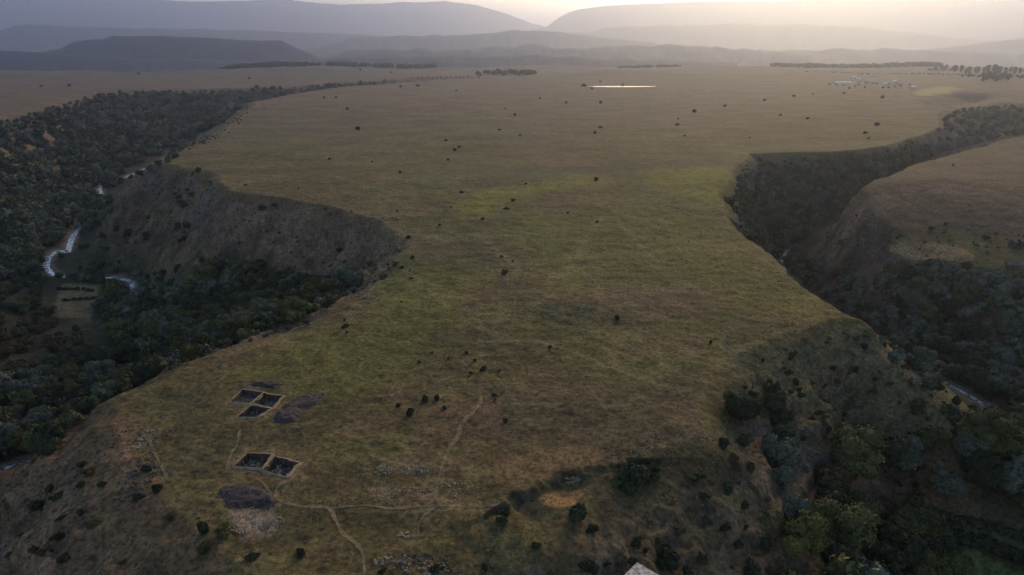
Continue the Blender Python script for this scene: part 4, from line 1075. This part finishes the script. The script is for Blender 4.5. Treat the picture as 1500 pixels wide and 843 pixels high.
# everything smaller or farther: one mass of woodland
def lod(R, lumps, leaves, leaf, n, seed, **kw): return [crown(R, lumps, leaves, leaf, seed + i, **kw) for i in range(n)]
LODN = lod(1.0, 6, 240, 0.16, 6, 1500); LODF = lod(1.0, 4, 70, 0.28, 6, 1600); LODB = lod(1.0, 3, 16, 0.3, 4, 1700)
def mass(name, lst, near, far, lim, lift, nm=None):
    V, F, MI, o = [], [], [], 0
    ks = list(LEAF)
    for x_, y_, z_, k_, r_ in lst:
        src = near if y_ < lim else far
        v, f = src[random.randrange(len(src))]
        a = random.random() * 6.283; ca_, sa_ = math.cos(a), math.sin(a)
        q = np.stack([(v[:, 0] * ca_ - v[:, 1] * sa_) * r_ + x_, (v[:, 0] * sa_ + v[:, 1] * ca_) * r_ + y_, (v[:, 2] + lift) * r_ + z_], 1)
        V.append(q.astype(np.float32)); F.append((f + o).astype(np.int32)); MI.append(np.full(len(f), ks.index(k_ if k_ in LEAF else 'dark'), np.int32)); o += len(v)
    if not V: return
    return tag(link(name, new_mesh(name, np.concatenate(V), np.concatenate(F), [LEAF[k] for k in ks], np.concatenate(MI))), kind='stuff')
mass('woodland', [t for i, t in enumerate(trees) if i not in cset], LODN, LODF, 480, 0.35)
mass('distant_woodland', BELT, LODB, LODB, 1, 0.3)

# bushes
bsz, bushx, bushy = rank(bush)
hand = [i for i, b in enumerate(bush) if b[7]]
rest = [i for i in np.argsort(-bsz) if not bush[i][7] and bsz[i] > 0]
bch = hand + [int(i) for i in rest[:290 - len(hand)]]
bset = set(bch)
LONE = []; SLOPEB = []
for i in bch:
    x_, y_, z_, k_, r_, hx, hy, hnd = bush[i]
    root = empty('bush', (x_, y_, z_ - 0.1 * r_), random.uniform(0, 6.28), r_)
    root.scale = (r_ * random.uniform(.85, 1.25), r_ * random.uniform(.7, 1.0), r_ * random.uniform(.75, 1.25))
    c_ = link('foliage', BH[k_, random.randrange(2)], root); c_.location = (0, 0, 0.38)
    link('stem', STEM, root)
    if hnd: LONE.append((i, root))
    else:
        pw = place_word(bushx[i], bushy[i])
        SLOPEB.append((i, root)); sw = 'small' if bsz[i] < 0.008 else 'broad'
        tag(root, f"{sw} {COLW[k_]} bush {pw}", 'bush', f"{COLW[k_]} bushes {pw}")
def area(px, py):
    if py < 135: return 'on the far edge of the plateau'
    if py < 215: return 'on the upper left plateau' if px < 750 else ('on the upper middle plateau' if px < 1100 else 'near the upper right gorge rim')
    if py < 350: return 'near the bright green strip' if 640 < px < 900 else ('on grass above the left cliff bay' if px < 640 else 'on the brown right plateau')
    if py < 470: return 'on the mid plateau grass' if 612 < px < 1150 else ('on the left cliff bay rim' if px < 612 else 'on the right plateau rim')
    if py < 560: return 'at the central footpath head' if 600 < px < 760 else 'on the lower plateau'
    if py < 640: return 'left of the central footpath' if px < 670 else 'right of the central footpath'
    if px < 280: return 'on the rocky lower left slope'
    if px < 480: return 'beside the pale rubble patch'
    if px < 780: return 'on the rocky front edge'
    if px < 900: return 'below the sandy gully'
    return 'on the slope above the pale roof'
for i, root in LONE:
    b = bush[i]; w_ = b[4] * 2
    sw = 'tiny' if w_ < 1.6 else 'small' if w_ < 2.6 else 'rounded' if w_ < 5 else 'large'
    ar = area(b[5], b[6]); tag(root, f"{sw} {COLW[b[3]]} bush {ar}", 'bush', 'lone bushes ' + ar)
single_out([(root, bushx[i]) for i, root in LONE] + [(root, bushx[i]) for i, root in SLOPEB])
mass('scrub', [b[:5] for i, b in enumerate(bush) if i not in bset], LODF, LODB, 260, 0.25)

# hedges of the lower right field
for line, w_, h_, lab in [([(1335, 748), (1400, 763), (1450, 775), (1500, 790), (1560, 805)], 1.6, 1.6, 'low dark hedge along the upper side of the lower right field'),
                          ([(1395, 787), (1440, 800), (1500, 822), (1560, 840)], 2.4, 2.4, 'taller dark hedge crossing the lower right field'),
                          ([(85, 424), (110, 425), (135, 427)], 1.2, 1.4, 'upper dark hedge across the small brown field by left river'),
                          ([(95, 441), (120, 440), (140, 438)], 1.2, 1.4, 'lower dark hedge across the small brown field by left river')]:
    L = smooth_line([hit(*p)[:2] for p in line], 1.3); Z = terrain(L[:, 0], L[:, 1])
    V, F, o = [], [], 0
    for (x_, y_), z_ in zip(L, Z):
        v, f = LODF[random.randrange(6)]; r_ = w_ * random.uniform(0.8, 1.15)
        V.append(v * np.array([r_, r_, h_ * random.uniform(.8, 1.1)]) + (x_ + random.uniform(-.4, .4), y_ + random.uniform(-.4, .4), z_ + 0.2)); F.append(f + o); o += len(v)
    tag(link('hedge', new_mesh('hedge', np.concatenate(V), np.concatenate(F), LEAF['dark'])), lab, 'hedge', 'field hedges')

# ------------------------------------------------------------------ buildings
def house(name, loc, rz, L, W, Hh, Rh, label, group, wm, rm, windows=2):
    root = empty(name, loc, rz); tag(root, label, 'house', group)
    v, f = box_v(-L / 2, -W / 2, -1.5, L / 2, W / 2, Hh)
    v += [(-L / 2, 0, Hh + Rh), (L / 2, 0, Hh + Rh)]; f = [q for q in f if q != (4, 5, 6, 7)] + [(4, 8, 9, 5)[::-1], (7, 6, 9, 8)[::-1], (4, 7, 8), (5, 9, 6)]
    link('wall', new_mesh('wall', v, [q for q in f if len(q) == 3 or q[0] < 8 and 8 not in q], wm), root)
    e = 0.4; t = 0.15; dz = e * Rh / (W / 2)
    V = []
    for s in (-1, 1):
        V += [(-L / 2 - e, s * (W / 2 + e), Hh - dz), (L / 2 + e, s * (W / 2 + e), Hh - dz), (-L / 2 - e, s * (W / 2 + e), Hh - dz + t), (L / 2 + e, s * (W / 2 + e), Hh - dz + t)]
    V += [(-L / 2 - e, 0, Hh + Rh), (L / 2 + e, 0, Hh + Rh), (-L / 2 - e, 0, Hh + Rh + t), (L / 2 + e, 0, Hh + Rh + t)]
    V = [(a, b, c_ + 0.02) for a, b, c_ in V]
    F = [(2, 3, 11, 10), (0, 8, 9, 1), (0, 1, 3, 2), (6, 10, 11, 7), (4, 5, 9, 8), (4, 6, 7, 5), (0, 2, 10, 8), (8, 10, 6, 4), (1, 9, 11, 3), (9, 5, 7, 11)]
    link('roof', new_mesh('roof', V, F, rm), root)
    for i in range(windows):
        x_ = -L / 2 + (i + 1) * L / (windows + 1)
        v, f = box_v(x_ - 0.5, -W / 2 - 0.06, Hh * 0.4, x_ + 0.5, -W / 2 + 0.1, Hh * 0.8)
        link('window', new_mesh('window', v, f, M['glass_dark']), root)
    return root
M['roof_white'] = noise_mat('white_sheet_roof', (0.66, 0.57, 0.46), (0.82, 0.73, 0.60), 1.0, rough=0.6)
HSE = [(1234, 124, 34, 9, 4, 1.6, 0.08, 'long low white shed at the left end of the far village', 'p'),
       (1250, 117, 11, 8, 5, 2.4, 0.4, 'pale gabled house above the long white shed', 'p'), (1258, 118.5, 9, 7, 4, 2, -0.3, 'small pale house just right of the gabled one', 'p'),
       (1262, 114.5, 8, 7, 4, 2, 0.9, 'small grey-roofed house highest in the far village', 'g'), (1281, 110.5, 20, 8, 4, 1.8, 0.05, 'long grey building on the rise behind the village', 'g'),
       (1268, 122.5, 8, 6, 3, 1.6, 0.5, 'low grey house in the middle of the village', 'g'), (1277, 123.5, 8, 6, 3, 1.6, 0.2, 'low grey house with pale walls, right of the village middle', 'g'),
       (1295, 126.5, 9, 8, 5, 2, 0.2, 'bright white house standing apart right of the village', 'p'), (1302, 125.5, 9, 7, 3, 2, -0.4, 'dark-roofed farm building between two white houses', 'g'),
       (1309, 123.5, 10, 8, 5, 2, 0.5, 'white two-storey house beside the dark farm building', 'p'), (1316, 126.5, 12, 7, 3, 2, 0.1, 'low grey barn on the right of the white house', 'g'),
       (1336, 131, 9, 8, 4, 1.8, 0.3, 'lone whitewashed hut on the yellow field', 'p')]
for px, py, L_, W_, h_, r_, rz, lab, rm in HSE:
    x_, y_, z_ = hit(px, py)
    house('village_house', (x_, y_, z_), rz, L_, W_, h_, r_, lab, 'houses of the far village', M['wall_pale'], M['roof_white'] if rm == 'p' else M['roof_grey'])
for px, py, L_, W_, h_, rz, lab in [(1484, 361, 3.5, 3, 2.4, 0.5, 'small pale hut with dark opening at the right edge'), (1496, 360, 3.5, 3, 2.4, 0.3, 'pale hut cut by the right edge of the picture'),
                                    (1482, 392, 5, 4, 1.8, -0.3, 'grey-roofed shed half hidden by trees at the right edge')]:
    x_, y_, z_ = hit(px, py)
    house('stone_hut', (x_, y_, z_), rz, L_, W_, h_, 1.0, lab, 'huts above the right wood', M['darkstone'], M['roof_dark'], 1)

# the near shed: one corner of its pale roof shows at the bottom of the picture
zc0 = hit(935, 846); ZR = zc0[2] + 3.0
A0 = np.array(at(933, 824, ZR)); u0 = np.array(at(914, 843, ZR)) - A0; u0 /= np.linalg.norm(u0)
ang = math.atan2(u0[1], u0[0])
root = empty('farm_shed', (A0[0], A0[1], ZR - 3.0), ang); tag(root, 'shed with pale weathered roof, only its corner showing at the bottom edge', 'shed')
LX, LY = 9.0, 7.0
v, f = box_v(0.35, 0.35, -4, LX - 0.35, LY - 0.35, 2.75); link('wall', new_mesh('wall', v, f, M['stone']), root)
N = 60; V = []; F = []
for i in range(N + 1):
    for j in range(9):
        x_ = LX * i / N; y_ = LY * j / 8; zz = 3.0 + 0.035 * math.sin(i * 2.1) + 0.02 * math.sin(j * 3 + i) - 0.04 * y_
        V.append((x_, y_, zz)); 
for i in range(N + 1):
    for j in range(9): a = V[i * 9 + j]; V.append((a[0], a[1], a[2] - 0.12))
b0 = (N + 1) * 9
for i in range(N):
    for j in range(8):
        a = i * 9 + j; F.append((a, a + 9, a + 10, a + 1)); F.append((b0 + a, b0 + a + 1, b0 + a + 10, b0 + a + 9))
    a = i * 9; F.append((a, b0 + a, b0 + a + 9, a + 9)); a = i * 9 + 8; F.append((a, a + 9, b0 + a + 9, b0 + a))
for j in range(8):
    F.append((j, j + 1, b0 + j + 1, b0 + j)); a = N * 9 + j; F.append((a, b0 + a, b0 + a + 1, a + 1))
link('roof', new_mesh('roof', V, F, M['roof_pale']), root)
v, f = box_v(LX * 0.4, LY - 0.38, -0.2, LX * 0.4 + 1.0, LY - 0.28, 1.9); link('door', new_mesh('door', v, f, M['trunk']), root)

# pale post in the lower right field
x_, y_, z_ = hit(1410, 846)
root = empty('field_post', (x_, y_, z_)); tag(root, 'pale upright wooden post beside the lower right field', 'post')
v, f = join([limb((0, 0, -0.5), (0.03, 0, 5.2), 0.22, 0.17, 10)]); link('shaft', new_mesh('shaft', v, f, M['pole']), root)
v, f = limb((0.03, 0, 5.2), (0.03, 0, 5.4), 0.24, 0.2, 10); link('cap', new_mesh('cap', v, f, M['pole']), root)

# ------------------------------------------------------------------ tussocks of grass all over the near ground
n = 150000
Y = 70 * (430 / 70) ** RNG.random(n); X = RNG.uniform(-0.86, 0.86, n) * (Y + 42)
keep = fbm(X, Y, 11, 3, 701) + 0.5 * fbm(X, Y, 3, 2, 702) > RNG.uniform(-0.5, 0.7, n)
X, Y = X[keep], Y[keep]; Z, F_, *_r = terrain(X, Y, True); PX, PY, ZC = project(X, Y, Z)
onpit = np.any([inside(X, Y, q) | (seg_dist(X, Y, q) < 1.0) for q in PITW.values()], axis=0)
ok = (F_ < 0.93) & (PX > -90) & (PX < 1590) & (PY < 930) & in_view(X, Y, Z + 0.6) & ~onpit
X, Y, Z, F_ = X[ok], Y[ok], Z[ok], F_[ok]; n = len(X)
k = 5
base = np.array([(math.cos(2 * math.pi * i / k), math.sin(2 * math.pi * i / k), -0.25) for i in range(k)] + [(0.1, 0.05, 0.55)])
rad = RNG.uniform(0.08, 0.24, n) * (1 + 0.8 * (F_ > 0.03)) * (0.75 + Y / 420)
V = base[None] * rad[:, None, None] * np.array([1, 1, 1.0])[None, None] * RNG.uniform(0.6, 1.3, (n, k + 1, 1))
V = V + np.stack([X, Y, Z], 1)[:, None]
Ft = np.array([(i, (i + 1) % k, k) for i in range(k)])
Fa = (Ft[None] + (np.arange(n) * (k + 1))[:, None, None]).reshape(-1, 3)
mi = RNG.choice(4, n, p=[.36, .30, .14, .20]); 
TM = [noise_mat('tussock_olive', (0.050, 0.050, 0.018), (0.095, 0.092, 0.034), 0.2), noise_mat('tussock_straw', (0.11, 0.088, 0.042), (0.19, 0.15, 0.075), 0.2),
      noise_mat('tussock_dark', (0.040, 0.042, 0.020), (0.070, 0.066, 0.034), 0.2), noise_mat('tussock_brown', (0.07, 0.046, 0.028), (0.13, 0.088, 0.052), 0.2)]
tag(link('grass_tussocks', new_mesh('grass_tussocks', V.reshape(-1, 3), Fa, TM, np.repeat(mi, k))), kind='stuff')
